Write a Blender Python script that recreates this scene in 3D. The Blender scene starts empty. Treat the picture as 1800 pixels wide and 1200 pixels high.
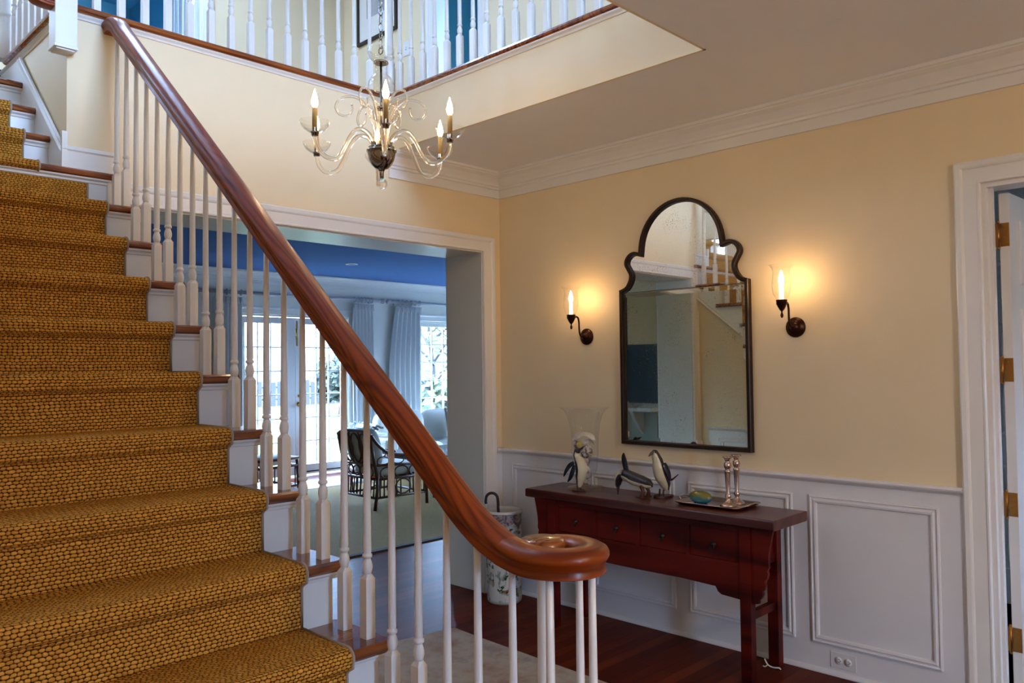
import bpy, math, random
from mathutils import Vector, Matrix
from math import sin, cos, pi, radians as R_
random.seed(7)
sc = bpy.context.scene
COL = sc.collection
# ------------------------------------------------------------------ camera
YAW, PIT, ROL, FPX = 0.794224, 0.0324564, -0.0117213, 1413.36
CAM = Vector((-3.63338, -3.67169, 1.40))
fw = Vector((sin(YAW)*cos(PIT), cos(YAW)*cos(PIT), sin(PIT)))
r0 = fw.cross(Vector((0, 0, 1))).normalized(); u0 = r0.cross(fw)
rt = r0*cos(ROL)+u0*sin(ROL); up = -r0*sin(ROL)+u0*cos(ROL)
cd = bpy.data.cameras.new('camera'); cam = bpy.data.objects.new('camera', cd); COL.objects.link(cam)
cd.sensor_width = 36; cd.lens = FPX/1800*36; cd.clip_start = .05; cd.clip_end = 300
m = Matrix((rt, up, -fw)).transposed().to_4x4(); m.translation = CAM
cam.matrix_world = m; sc.camera = cam
# ------------------------------------------------------------------ view, sky
sc.view_settings.view_transform = 'Standard'; sc.view_settings.look = 'None'
sc.view_settings.gamma = 1; sc.view_settings.use_curve_mapping = False
sc.view_settings.exposure = 1.15
w = bpy.data.worlds.new('daylight_sky'); sc.world = w; w.use_nodes = True
bg = w.node_tree.nodes['Background']; bg.inputs[0].default_value = (.41, .63, 1, 1)
_n = w.node_tree.nodes; _l = w.node_tree.links          # bright haze overhead, darker towards the horizon
_tc = _n.new('ShaderNodeTexCoord'); _sx = _n.new('ShaderNodeSeparateXYZ'); _mr = _n.new('ShaderNodeMapRange'); _mr.interpolation_type = 'SMOOTHSTEP'
_l.new(_tc.outputs['Generated'], _sx.inputs[0]); _l.new(_sx.outputs['Z'], _mr.inputs['Value'])
_mr.inputs['From Min'].default_value = .0; _mr.inputs['From Max'].default_value = .17; _mr.inputs['To Min'].default_value = 4.0; _mr.inputs['To Max'].default_value = 27.0
_l.new(_mr.outputs[0], bg.inputs[1])
def portal(loc, rot, sx, sy):
    l = bpy.data.lights.new('window_portal', 'AREA'); l.shape = 'RECTANGLE'; l.size = sx; l.size_y = sy
    l.cycles.is_portal = True
    o = bpy.data.objects.new('window_portal', l); COL.objects.link(o); o.location = loc; o.rotation_euler = rot
FRONT_Y = -6.4
UPWIN = (-3.3, -1.0, 3.6, 5.3)      # window over the entrance (x0,x1,z0,z1)
LOWIN = (-3.35, -2.75, .4, 2.2)      # glazed entrance
portal(((UPWIN[0]+UPWIN[1])/2, FRONT_Y-.1, (UPWIN[2]+UPWIN[3])/2), (R_(90), 0, 0), UPWIN[1]-UPWIN[0], UPWIN[3]-UPWIN[2])
portal(((LOWIN[0]+LOWIN[1])/2, FRONT_Y-.1, (LOWIN[2]+LOWIN[3])/2), (R_(90), 0, 0), LOWIN[1]-LOWIN[0], LOWIN[3]-LOWIN[2])
portal((-3.6, -.9, 4.45), (0, R_(-90), 0), 1.8, 3.2)
portal((-3.6, 1.9, 4.45), (0, R_(-90), 0), 1.8, .9)
sun = bpy.data.lights.new('sun', 'SUN'); sun.energy = 1.0; sun.angle = .01; sun.color = (1, .95, .86)
so_ = bpy.data.objects.new('sun', sun); COL.objects.link(so_); so_.rotation_euler = Vector((-.5, .0, -.87)).to_track_quat('-Z', 'Y').to_euler()
portal((-1.6, 1.5, 5.65), (0, 0, 0), .9, .8)
portal((1.94, 5.86, 1.08), (R_(-90), 0, 0), 1.5, 1.95)
portal((4.63, 5.86, 1.2), (R_(-90), 0, 0), 1.25, 1.7)
portal((5.86, 3.0, 1.45), (0, R_(90), 0), 1.3, 2.4)
def lamp(loc, power, col, r):
    l = bpy.data.lights.new('unseen_fill_lamp', 'POINT'); l.energy = power; l.color = col; l.shadow_soft_size = r
    o = bpy.data.objects.new('unseen_fill_lamp', l); COL.objects.link(o); o.location = loc
lamp((-2.0, -5.2, 2.12), 30, (1, .74, .46), .10)       # unseen warm fill lamp added behind the camera
# ------------------------------------------------------------------ mesh builder
class MB:
    def __init__(s): s.v = []; s.f = []; s.sm = []; s.mi = []; s.uv = {}
    def add(s, vs, fs, smooth=False, mi=0, uvs=None):
        b = len(s.v); s.v += [tuple(v) for v in vs]
        for i, f in enumerate(fs):
            if uvs: s.uv[len(s.f)] = uvs[i]
            s.f.append([b+k for k in f]); s.sm.append(smooth); s.mi.append(mi)
        return s
    def box(s, x0, x1, y0, y1, z0, z1, mi=0, M=None):
        vs = [Vector((x, y, z)) for z in (z0, z1) for y in (y0, y1) for x in (x0, x1)]
        if M: vs = [M @ v for v in vs]
        return s.add(vs, [(0,2,3,1),(4,5,7,6),(0,1,5,4),(2,6,7,3),(0,4,6,2),(1,3,7,5)], False, mi)
    def prism(s, poly, fn, d0, d1, mi=0, smooth=False):
        """poly (a,b) list; fn(a,b,d)->xyz"""
        n = len(poly)
        vs = [fn(a, b, d0) for a, b in poly]+[fn(a, b, d1) for a, b in poly]
        s.add(vs, [(i, (i+1) % n, n+(i+1) % n, n+i) for i in range(n)], smooth, mi)
        s.add(vs, [list(range(n))[::-1], list(range(n, 2*n))], False, mi)
        return s
    def lathe(s, prof, c=(0, 0, 0), n=24, axis=None, mi=0, smooth=True, cap=True):
        """prof (r,h) ; axis unit vector (default z)"""
        ax = Vector(axis or (0, 0, 1)).normalized(); c = Vector(c)
        a = ax.orthogonal().normalized() if axis else Vector((1, 0, 0)); b = ax.cross(a)
        vs = []; fs = []
        for r, h in prof:
            for k in range(n):
                t = 2*pi*k/n; vs.append(c+ax*h+(a*cos(t)+b*sin(t))*r)
        for i in range(len(prof)-1):
            for k in range(n):
                k2 = (k+1) % n; fs.append((i*n+k, i*n+k2, (i+1)*n+k2, (i+1)*n+k))
        s.add(vs, fs, smooth, mi)
        if cap:
            if prof[0][0] > 1e-5: s.add(vs[:n], [list(range(n))[::-1]], False, mi)
            if prof[-1][0] > 1e-5: s.add(vs[-n:], [list(range(n))], False, mi)
        return s
    def tube(s, path, rad, n=10, closed=False, sq=None, ref=None, mi=0, cap=True, uv=False, smooth=True):
        """sweep of an ellipse; rad number or list; sq=(a,b) ellipse factors list or tuple"""
        P = [Vector(p) for p in path]; N = len(P)
        if not isinstance(rad, (list, tuple)): rad = [rad]*N
        T = []
        for i in range(N):
            if closed: t = P[(i+1) % N]-P[i-1]
            else: t = P[min(i+1, N-1)]-P[max(i-1, 0)]
            T.append(t.normalized())
        if ref: A = [(Vector(ref)-T[i]*T[i].dot(Vector(ref))).normalized() for i in range(N)]
        else:
            a = T[0].orthogonal().normalized(); A = [a]
            for i in range(1, N):
                a = (a-T[i]*a.dot(T[i])).normalized(); A.append(a)
        vs = []; fs = []; us = []; L = 0; LL = [0]
        for i in range(1, N): L += (P[i]-P[i-1]).length; LL.append(L)
        for i in range(N):
            B = T[i].cross(A[i]); q = (sq[i] if isinstance(sq, list) else sq) or (1, 1)
            for k in range(n):
                t = 2*pi*k/n; vs.append(P[i]+(A[i]*cos(t)*q[0]+B*sin(t)*q[1])*rad[i])
        for i in range(N if closed else N-1):
            j = (i+1) % N
            for k in range(n):
                k2 = (k+1) % n; fs.append((i*n+k, i*n+k2, j*n+k2, j*n+k))
                us.append([(LL[i], k/n), (LL[i], (k+1)/n), (LL[j], (k+1)/n), (LL[j], k/n)])
        s.add(vs, fs, smooth, mi, us if uv else None)
        if cap and not closed:
            s.add(vs[:n], [list(range(n))[::-1]], False, mi); s.add(vs[-n:], [list(range(n))], False, mi)
        return s
    def sweep(s, prof, path, side, upv=(0, 0, 1), mi=0, smooth=False, cap=True, closed=False):
        """closed profile (a,b): a along side vectors, b along up; UV = (length, profile length)"""
        P = [Vector(p) for p in path]; n = len(prof)
        vs = []; fs = []; us = []; LL = [0]
        for i in range(1, len(P)): LL.append(LL[-1]+(P[i]-P[i-1]).length)
        pl = [0]
        for i in range(n): pl.append(pl[-1]+math.dist(prof[i], prof[(i+1) % n]))
        for i, p in enumerate(P):
            sd = Vector(side[i] if isinstance(side, list) else side)
            uu = Vector(upv[i] if isinstance(upv, list) else upv)
            for a, b in prof: vs.append(p+sd*a+uu*b)
        for i in range(len(P)-1):
            for k in range(n):
                k2 = (k+1) % n; fs.append((i*n+k, i*n+k2, (i+1)*n+k2, (i+1)*n+k))
                us.append([(LL[i], pl[k]), (LL[i], pl[k+1]), (LL[i+1], pl[k+1]), (LL[i+1], pl[k])])
        s.add(vs, fs, smooth, mi, us)
        if cap:
            s.add(vs[:n], [list(range(n))[::-1]], False, mi); s.add(vs[-n:], [list(range(n))], False, mi)
        return s
    def ball(s, c, r, n=14, sc3=(1, 1, 1), mi=0, rot=None):
        c = Vector(c); vs = []; fs = []; h = n//2+1
        for i in range(h+1):
            p = pi*i/h
            for k in range(n):
                t = 2*pi*k/n; v = Vector((sin(p)*cos(t)*sc3[0], sin(p)*sin(t)*sc3[1], cos(p)*sc3[2]))*r
                if rot: v = rot @ v
                vs.append(c+v)
        for i in range(h):
            for k in range(n):
                k2 = (k+1) % n; fs.append((i*n+k, (i+1)*n+k, (i+1)*n+k2, i*n+k2))
        return s.add(vs, fs, True, mi)
def build(name, mb, mat, parent=None, loc=None, bevel=0, weld=True):
    me = bpy.data.meshes.new(name); me.from_pydata(mb.v, [], mb.f); 
    mats = mat if isinstance(mat, (list, tuple)) else [mat]
    for q in mats: me.materials.append(q)
    me.polygons.foreach_set('use_smooth', mb.sm); me.polygons.foreach_set('material_index', mb.mi)
    if mb.uv:
        ul = me.uv_layers.new(name='UVMap')
        for p in me.polygons:
            u = mb.uv.get(p.index)
            if u:
                for li, c in zip(p.loop_indices, u): ul.data[li].uv = c
    import bmesh
    bm = bmesh.new(); bm.from_mesh(me)
    if weld: bmesh.ops.remove_doubles(bm, verts=bm.verts, dist=1e-5)
    bmesh.ops.recalc_face_normals(bm, faces=bm.faces); bm.to_mesh(me); bm.free()
    me.update()
    o = bpy.data.objects.new(name, me); COL.objects.link(o)
    if parent: o.parent = parent
    if loc: o.location = loc
    if bevel:
        b = o.modifiers.new('bevel', 'BEVEL'); b.width = bevel; b.segments = 2; b.limit_method = 'ANGLE'
    return o
def tag(o, label=None, cat=None, group=None, kind=None):
    if label: o['label'] = label
    if cat: o['category'] = cat
    if group: o['group'] = group
    if kind: o['kind'] = kind
    return o
def empty(name, label, cat, loc=(0, 0, 0), rz=0, group=None):
    o = bpy.data.objects.new(name, None); COL.objects.link(o); o.location = loc; o.rotation_euler = (0, 0, rz)
    o.empty_display_size = .1
    return tag(o, label, cat, group)
def struct(name, mb, mat, label=None, parent=None, bevel=0):
    o = build(name, mb, mat, parent, bevel=bevel)
    if not parent: o['kind'] = 'structure'
    if label: o['label'] = label
    return o
def sp(pts, n=8, closed=False):
    """catmull-rom"""
    P = [Vector(p) for p in pts]; out = []; N = len(P)
    for i in range(N if closed else N-1):
        g = (lambda k: P[k % N]) if closed else (lambda k: P[max(0, min(N-1, k))])
        a, b, c, d = g(i-1), g(i), g(i+1), g(i+2)
        for j in range(n):
            t = j/n
            out.append(.5*((2*b)+(c-a)*t+(2*a-5*b+4*c-d)*t*t+(-a+3*b-3*c+d)*t**3))
    if not closed: out.append(P[-1])
    return out
# ------------------------------------------------------------------ materials
def hexl(r, g, b):
    f = lambda c: (c/255/12.92 if c/255 <= .04045 else ((c/255+.055)/1.055)**2.4)
    return (f(r), f(g), f(b), 1)
class NT:
    def __init__(s, name):
        s.m = bpy.data.materials.new(name); s.m.use_nodes = True; s.t = s.m.node_tree; s.b = s.t.nodes['Principled BSDF']
    def n(s, typ, **k):
        q = s.t.nodes.new(typ)
        for a, v in k.items():
            if a.startswith('i_'):
                key = a[2:]; key = int(key) if key.isdigit() else key.replace('_', ' ')
                s.set(q.inputs[key], v)
            else: setattr(q, a, v)
        return q
    def set(s, sock, v):
        if hasattr(v, 'is_output'): s.t.links.new(v, sock)
        elif hasattr(v, 'outputs'): s.t.links.new(v.outputs[0], sock)
        else: sock.default_value = v
    def math(s, op, a, b=0.0, c=None):
        q = s.n('ShaderNodeMath', operation=op); s.set(q.inputs[0], a); s.set(q.inputs[1], b)
        if c is not None: s.set(q.inputs[2], c)
        return q.outputs[0]
    def co(s, kind='Object', scale=(1, 1, 1), rot=(0, 0, 0)):
        tc = s.n('ShaderNodeTexCoord'); mp = s.n('ShaderNodeMapping'); s.t.links.new(tc.outputs[kind], mp.inputs[0])
        mp.inputs['Scale'].default_value = scale; mp.inputs['Rotation'].default_value = rot; return mp.outputs[0]
    def ramp(s, fac, stops):
        q = s.n('ShaderNodeValToRGB'); s.set(q.inputs[0], fac); e = q.color_ramp.elements
        while len(e) < len(stops): e.new(.5)
        for k, (p, c) in enumerate(stops): e[k].position = p; e[k].color = c if len(c) == 4 else (*c, 1)
        return q.outputs[0]
    def mix(s, fac, a, b, typ='MIX'):
        q = s.n('ShaderNodeMix', data_type='RGBA', blend_type=typ); s.set(q.inputs[0], fac); s.set(q.inputs[6], a); s.set(q.inputs[7], b); return q.outputs[2]
    def noise(s, vec, scale, detail=4, rough=.5):
        q = s.n('ShaderNodeTexNoise'); s.set(q.inputs['Vector'], vec); q.inputs['Scale'].default_value = scale; q.inputs['Detail'].default_value = detail; q.inputs['Roughness'].default_value = rough; return q.outputs[0]
    def bump(s, h, strength=.3, dist=.01):
        q = s.n('ShaderNodeBump'); s.set(q.inputs['Height'], h); q.inputs['Strength'].default_value = strength; q.inputs['Distance'].default_value = dist
        s.t.links.new(q.outputs[0], s.b.inputs['Normal']); return q
    def P(s, **k):
        for a, v in k.items(): s.set(s.b.inputs[a.replace('_', ' ')], v)
        return s
def paint(name, col, rough=.5, var=.03, bump=.02, scale=6, spec=.5):
    t = NT(name); v = t.noise(t.co(), scale, 5); c2 = tuple(x*(1-var*2) for x in col[:3])+(1,)
    t.P(Base_Color=t.mix(v, col, c2), Roughness=rough, Specular_IOR_Level=spec); t.bump(t.noise(t.co(), 160, 2), bump, .002); return t.m
M = {}
M['cream'] = paint('cream_wall_paint', (.82, .67, .43, 1), .55)
M['upper'] = paint('upper_wall_paint', (.82, .68, .45, 1), .55)
M['white'] = paint('white_trim_paint', (.80, .785, .75, 1), .3)
M['wain'] = paint('white_wainscot_paint', (.765, .755, .765, 1), .38)
M['ceil'] = paint('ceiling_paint', (.88, .89, .90, 1), .6)
M['lrwall'] = paint('living_room_wall_paint', (.76, .75, .66, 1), .55)
M['bluew'] = paint('blue_room_paint', (.10, .31, .42, 1), .55)
M['teal'] = paint('teal_room_paint', (.12, .34, .42, 1), .55)
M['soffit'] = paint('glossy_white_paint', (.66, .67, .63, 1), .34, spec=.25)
def wood(name, cols, gs=(2, 40, 40), kind='Object', rough=.25, coat=.3, rings=9, bump=.05, dark=.5, spec=.5):
    t = NT(name); v = t.co(kind, gs)
    n1 = t.noise(v, 1.0, 6, .65)
    lo = t.noise(t.co(kind, tuple(g*(.35 if g < 5 else .22) for g in gs)), 1.0, 1, .3)
    rg = t.math('SINE', t.math('ADD', t.math('MULTIPLY', lo, rings*6.28), t.math('MULTIPLY', n1, 2.2)))
    rg = t.math('POWER', t.math('ADD', t.math('MULTIPLY', rg, .5), .5), .55)
    f = t.math('ADD', t.math('MULTIPLY', rg, dark), t.math('MULTIPLY', n1, 1-dark))
    t.P(Base_Color=t.ramp(f, [(.15, cols[0]), (.5, cols[1]), (.85, cols[2])]), Roughness=rough, Specular_IOR_Level=spec, Coat_Weight=coat, Coat_Roughness=.12)
    t.bump(n1, bump, .003); return t.m
M['oak'] = wood('varnished_oak', [(.05, .0055, .0007), (.20, .029, .003), (.33, .068, .0065)], (3, 60, 60), 'UV', .33, .06, 16, dark=.38, spec=.32)
M['tread'] = wood('oak_tread', [(.075, .013, .003), (.19, .04, .006), (.32, .085, .012)], (3, 45, 45), 'Object', .22, .5)
M['table'] = wood('red_lacquered_elm', [(.016, .0006, .0004), (.062, .0026, .0015), (.13, .009, .004)], (24, 1.6, 24), 'Object', .42, .0, 3, spec=.18)
M['tabletop'] = wood('worn_red_brown_table_top', [(.032, .004, .002), (.07, .011, .005), (.13, .03, .012)], (26, 1.4, 26), 'Object', .28, .12, 4, spec=.35)
def floor_mat(name, cols, rough):
    t = NT(name); v = t.co('Object', (1, 1, 1))
    br = t.n('ShaderNodeTexBrick'); t.set(br.inputs['Vector'], v); br.offset = .37; br.squash = 1
    for k, q in (('Scale', 1), ('Mortar Size', .0012), ('Brick Width', 1.3), ('Row Height', .066), ('Bias', 0)): br.inputs[k].default_value = q
    br.inputs['Color1'].default_value = (0, 0, 0, 1); br.inputs['Color2'].default_value = (1, 1, 1, 1); br.inputs['Mortar'].default_value = (0, 0, 0, 1)
    n1 = t.noise(t.co('Object', (2.2, 36, 36)), 1, 6, .65)
    f = t.math('ADD', t.math('MULTIPLY', br.outputs[0], .42), t.math('MULTIPLY', n1, .6))
    c = t.ramp(f, [(.1, cols[0]), (.5, cols[1]), (.9, cols[2])])
    t.P(Base_Color=t.mix(t.math('MULTIPLY', br.outputs[1], .8), c, (.006, .002, .001, 1)), Roughness=rough, Specular_IOR_Level=.04)
    t.bump(t.math('ADD', t.math('MULTIPLY', br.outputs[1], -1), t.math('MULTIPLY', n1, .25)), .15, .002); return t.m
M['floor'] = floor_mat('red_oak_floor_boards', [(.035, .005, .002), (.10, .014, .005), (.18, .034, .009)], .38)
def simple(name, col, rough=.5, metal=0, **k):
    t = NT(name); t.P(Base_Color=(*col[:3], 1), Roughness=rough, Metallic=metal, **k)
    t.bump(t.noise(t.co(), 90, 3), .04, .002); return t.m
M['bronze'] = simple('dark_bronze', (.045, .016, .009), .32, .85)
M['frame'] = simple('dark_bronze_mirror_frame', (.022, .010, .006), .36, .5)
M['black'] = simple('black_paint', (.012, .011, .011), .35)
M['brass'] = simple('brass', (.62, .36, .09), .25, 1)
M['hinge'] = simple('aged_brass_hinge', (.42, .20, .05), .3, 1)
M['nickel'] = simple('smoked_nickel', (.30, .28, .25), .12, 1)
M['silver'] = simple('silver_plate', (.62, .50, .44), .2, 1)
M['candle'] = simple('ivory_candle_sleeve', (.42, .31, .12), .5)
M['socket'] = simple('plastic_white', (.72, .71, .70), .4)
M['dark'] = simple('dark_recess', (.01, .01, .01), .8)
M['ringpull'] = simple('dark_iron', (.025, .022, .02), .4, .7)
def thin_glass(name, tint=(1, 1, 1), refl=1.0, edge=.0):
    """thin walled clear glass: see-through with fresnel mirror reflection"""
    t = NT(name); t.t.nodes.remove(t.b)
    tr = t.n('ShaderNodeBsdfTransparent'); tr.inputs[0].default_value = (*tint, 1)
    gl = t.n('ShaderNodeBsdfGlossy'); gl.inputs['Roughness'].default_value = .03
    lw = t.n('ShaderNodeLayerWeight'); lw.inputs[0].default_value = .5
    f = t.math('ADD', .04*refl, t.math('MULTIPLY', t.math('POWER', lw.outputs[1], 3.0), .6*refl+edge)); f = t.math('MINIMUM', f, .8)
    mx = t.n('ShaderNodeMixShader'); t.set(mx.inputs[0], f); t.set(mx.inputs[1], tr.outputs[0]); t.set(mx.inputs[2], gl.outputs[0])
    t.t.links.new(mx.outputs[0], t.t.nodes['Material Output'].inputs[0]); return t.m
M['glass'] = thin_glass('clear_thin_glass', (.97, .98, .98), 1.0, .10)
M['pane'] = thin_glass('window_pane_glass', (.97, .98, 1), .6)
def solid_glass(name, col, ior=1.45, tr=.45):
    t = NT(name); t.t.nodes.remove(t.b)
    g = t.n('ShaderNodeBsdfGlass'); g.inputs[0].default_value = (*col, 1); g.inputs['Roughness'].default_value = .0; g.inputs['IOR'].default_value = ior
    tb = t.n('ShaderNodeBsdfTransparent'); tb.inputs[0].default_value = (*col, 1)
    mx = t.n('ShaderNodeMixShader'); mx.inputs[0].default_value = tr; t.set(mx.inputs[1], g.outputs[0]); t.set(mx.inputs[2], tb.outputs[0])
    t.t.links.new(mx.outputs[0], t.t.nodes['Material Output'].inputs[0]); return t.m
M['crystal'] = solid_glass('clear_blown_glass', (1, .96, .90))
def emit(name, col, s):
    t = NT(name); t.P(Base_Color=(1, .9, .7, 1), Emission_Color=(*col, 1), Emission_Strength=s); return t.m
M['bulb'] = emit('lit_chandelier_bulb', (1, .67, .38), 52)
M['bulb2'] = emit('lit_sconce_bulb', (1, .60, .28), 65)
M['litsleeve'] = emit('sconce_sleeve_painted_glow', (1, .72, .38), 1.6)  # sleeve is no lamp; its emission stands in for bulb light on it
# carpet weave from UV (metres)
def weave(name, pu, pv, c_hi, c_lo, c_gap, strength=.9, dist=.004, kind='UV'):
    t = NT(name); tc = t.n('ShaderNodeTexCoord'); sx = t.n('ShaderNodeSeparateXYZ'); t.t.links.new(tc.outputs[kind], sx.inputs[0])
    wob = t.noise(t.co(kind, (1, 1, 1)), 9, 2)
    u = t.math('ADD', t.math('DIVIDE', sx.outputs[0], pu), t.math('MULTIPLY', t.noise(t.co(kind, (1, 1, 1)), 22, 2), 1.1)); v = t.math('ADD', t.math('DIVIDE', sx.outputs[1], pv), t.math('MULTIPLY', wob, .8))
    v = t.math('ADD', v, t.math('MULTIPLY', t.noise(t.co(kind, (1, 1, 1)), 60, 1), .5)); row = t.math('FLOOR', v); fv = t.math('SUBTRACT', t.math('FRACT', v), .5)
    rj = t.n('ShaderNodeTexWhiteNoise', noise_dimensions='1D'); t.set(rj.inputs['W'], row)
    u2 = t.math('ADD', u, t.math('ADD', t.math('MULTIPLY', row, .5), t.math('MULTIPLY', rj.outputs[0], .45))); colm = t.math('FLOOR', u2); fu = t.math('SUBTRACT', t.math('FRACT', u2), .5)
    du = t.math('POWER', t.math('ABSOLUTE', t.math('MULTIPLY', fu, 1.9)), 2.4); dv = t.math('POWER', t.math('ABSOLUTE', t.math('MULTIPLY', fv, 1.9)), 2.2)
    h = t.math('MAXIMUM', t.math('SUBTRACT', 1, t.math('ADD', du, dv)), 0)
    h = t.math('MULTIPLY', h, t.math('ADD', .65, t.math('MULTIPLY', t.noise(t.co(kind, (1, 1, 1)), 70, 2), .7)))
    cb = t.n('ShaderNodeCombineXYZ'); t.set(cb.inputs[0], row); t.set(cb.inputs[1], colm)
    wn = t.n('ShaderNodeTexWhiteNoise', noise_dimensions='2D'); t.set(wn.inputs['Vector'], cb.outputs[0])
    fib = t.noise(t.co(kind, (260, 900, 1)), 1, 2)
    f = t.math('ADD', t.math('MULTIPLY', wn.outputs[0], .55), t.math('MULTIPLY', fib, .45))
    big = t.noise(t.co(kind), 3, 3)
    c = t.mix(f, c_lo, c_hi); c = t.mix(t.math('MULTIPLY', big, .35), c, c_lo)
    c = t.mix(t.ramp(h, [(.0, (0, 0, 0, 1)), (.38, (1, 1, 1, 1))]), c_gap, c)
    t.P(Base_Color=c, Roughness=.9, Specular_IOR_Level=.08); t.bump(t.math('ADD', t.math('POWER', h, .5), t.math('MULTIPLY', fib, .12)), strength, dist)
    return t.m
M['sisal'] = weave('woven_sisal', .0138, .0096, (.86, .43, .075, 1), (.46, .19, .022, 1), (.060, .016, .002, 1), 1.0, .006)
M['sisalrug'] = weave('pale_sisal_rug', .02, .012, (.33, .215, .07, 1), (.23, .145, .04, 1), (.10, .08, .05, 1), .5, .003, 'Object')
# ------------------------------------------------------------------ building shell
def wall(name, axis, c0, c1, u0, u1, z0, z1, holes, mat, label=None):
    """box wall, thickness c0..c1 along `axis`, with rectangular holes (u0,u1,z0,z1)"""
    us = sorted({u0, u1, *[h[0] for h in holes], *[h[1] for h in holes]}); zs = sorted({z0, z1, *[h[2] for h in holes], *[h[3] for h in holes]})
    mb = MB()
    for a, b in zip(us, us[1:]):
        for c, d in zip(zs, zs[1:]):
            um, zm = (a+b)/2, (c+d)/2
            if any(h[0] < um < h[1] and h[2] < zm < h[3] for h in holes): continue
            if axis == 'X': mb.box(c0, c1, a, b, c, d)
            else: mb.box(a, b, c0, c1, c, d)
    return struct(name, mb, mat, label)
def window(name, x0, x1, z0, z1, y, nx, nz, label, fw_=.05, plane='Y', stile=None):
    def bx(mb, a0, a1, b0, b1, c0, c1):
        return mb.box(a0, a1, c0, c1, b0, b1) if plane == 'Y' else mb.box(c0, c1, a0, a1, b0, b1)
    mb = MB(); bx(mb, x0, x0+fw_, z0, z1, y-.03, y+.03); bx(mb, x1-fw_, x1, z0, z1, y-.03, y+.03); bx(mb, x0+fw_, x1-fw_, z0, z0+fw_, y-.03, y+.03); bx(mb, x0+fw_, x1-fw_, z1-fw_, z1, y-.03, y+.03)
    o = struct(name, mb, M['white'], label)
    mb = MB()
    for k in range(1, nx): a = x0+fw_+(x1-x0-2*fw_)*k/nx; bx(mb, a-.008, a+.008, z0+fw_, z1-fw_, y-.014, y+.014)
    for k in range(1, nz): a = z0+fw_+(z1-z0-2*fw_)*k/nz; bx(mb, x0+fw_, x1-fw_, a-.008, a+.008, y-.0135, y+.0135)
    build('muntins', mb, M['white'], o)
    mb = MB(); bx(mb, x0+fw_, x1-fw_, z0+fw_, z1-fw_, y-.002, y+.002)
    build('glass_pane', mb, M['pane'], o); return o
H = 2.635; G = 2.95; HX = -.87; HY = -2.045; OX0, OX1, OZ = -2.30, -.158, 2.133
RY0, RY1, RZ = -3.62, -2.767, 2.12         # doorway in the right wall
# floors
struct('floor', MB().box(-6.5, 5.6, -6.4, 5.79, -.12, 0), M['floor'], 'dark red oak floor boards')
# right wall (X = 0) of the hall, storey one and the edge of storey two
wall('wall_right', 'X', 0, .115, -6.4, .0, 0, H, [(RY0, RY1, 0, RZ)], M['cream'])
wall('wall_back', 'Y', 0, .335, -2.551, .115, 0, G-.03, [(OX0, OX1, 0, OZ)], M['cream'])
struct('wall_stairwell_right', MB().box(-2.551, -2.45, .335, 1.05, 1.6, G-.03), M['cream'])
wall('wall_left_lower', 'X', -3.58, -3.47, -2.75, .34, 0, 2.66, [], M['cream'])
wall('wall_left', 'X', -3.58, -3.47, -2.75, 2.5, 2.66, 5.5, [(-2.5, .7, 3.55, 5.35), (1.45, 2.35, 3.55, 5.35)], M['cream'])
wall('wall_front', 'Y', FRONT_Y-.12, FRONT_Y, -6.5, .6, 0, 5.5, [UPWIN, LOWIN], M['cream'])
wall('wall_front_left', 'X', -6.62, -6.5, -6.4, 5.79, 0, 5.5, [], M['cream'])
# ceiling strip over the hall (with the stair hall open above), gallery floor on top
struct('ceiling', MB().box(HX, .6, -6.4, .0, H, G-.03).box(-6.5, HX, -6.4, HY, H, G-.03), [M['ceil']])
struct('floor_gallery', MB().box(HX, .6, -6.4, 0, G-.03, G).box(-6.5, HX, -6.4, HY, G-.03, G).box(-2.55, .6, 0, 2.5, G-.03, G).box(-3.47, -2.55, 1.02, 2.5, G-.2, G), M['tread'])
# painted fascias under the gallery edge
struct('trim_1', MB().box(HX-.012, HX, HY, 0, H, G-.03).box(-3.47, HX, HY, HY+.012, H, G-.03), M['cream'], 'cream painted fascia below gallery edge')
edge = [(0, 0), (.028, 0), (.036, .008), (.038, .017), (.034, .027), (.026, .031), (0, .031)]
def nosing(mb, path, side): return mb.sweep(edge, path, side, smooth=False)
mb = MB(); z = G-.026
nosing(mb, [(-2.53, 0, z), (HX, 0, z)], (0, -1, 0)); nosing(mb, [(HX, 0.0, z), (HX, HY, z)], (-1, 0, 0)); nosing(mb, [(HX, HY, z), (-3.47, HY, z)], (0, 1, 0))
nosing(mb, [(-2.551, .06, z), (-2.551, .86, z)], (-1, 0, 0))
struct('trim_2', mb, M['tread'], 'varnished oak nosing along the gallery floor edge')
mb = MB(); cv = [(0, 0), (0, -.022), (.005, -.022), (.009, -.014), (.018, -.006), (.020, 0)]
for p, sd in (([(-2.551, 0, z), (HX, 0, z)], (0, -1, 0)), ([(HX-.012, 0, z), (HX-.012, HY, z)], (-1, 0, 0)), ([(-2.551, 0, z), (-2.551, 1.0, z)], (-1, 0, 0))): mb.sweep(cv, p, sd)
struct('trim_3', mb, M['white'])
# crown moulding
crown = [(0, H), (0, 2.486), (.014, 2.486), (.014, 2.536), (.024, 2.540), (.026, 2.552), (.034, 2.556), (.04, 2.570), (.062, 2.598), (.086, 2.612), (.088, 2.618), (.098, 2.620), (.098, H)]
crown = [(a, b-H) for a, b in crown]
mb = MB(); mb.sweep(crown, [(0, -6.4, H), (0, 0, H)], [(-1, 0, 0), (-1, -1, 0)]); mb.sweep(crown, [(0, 0, H), (HX-.012, 0, H)], [(-1, -1, 0), (0, -1, 0)])
struct('trim_4', mb, M['white'], 'white crown moulding round the hall ceiling')
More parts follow.
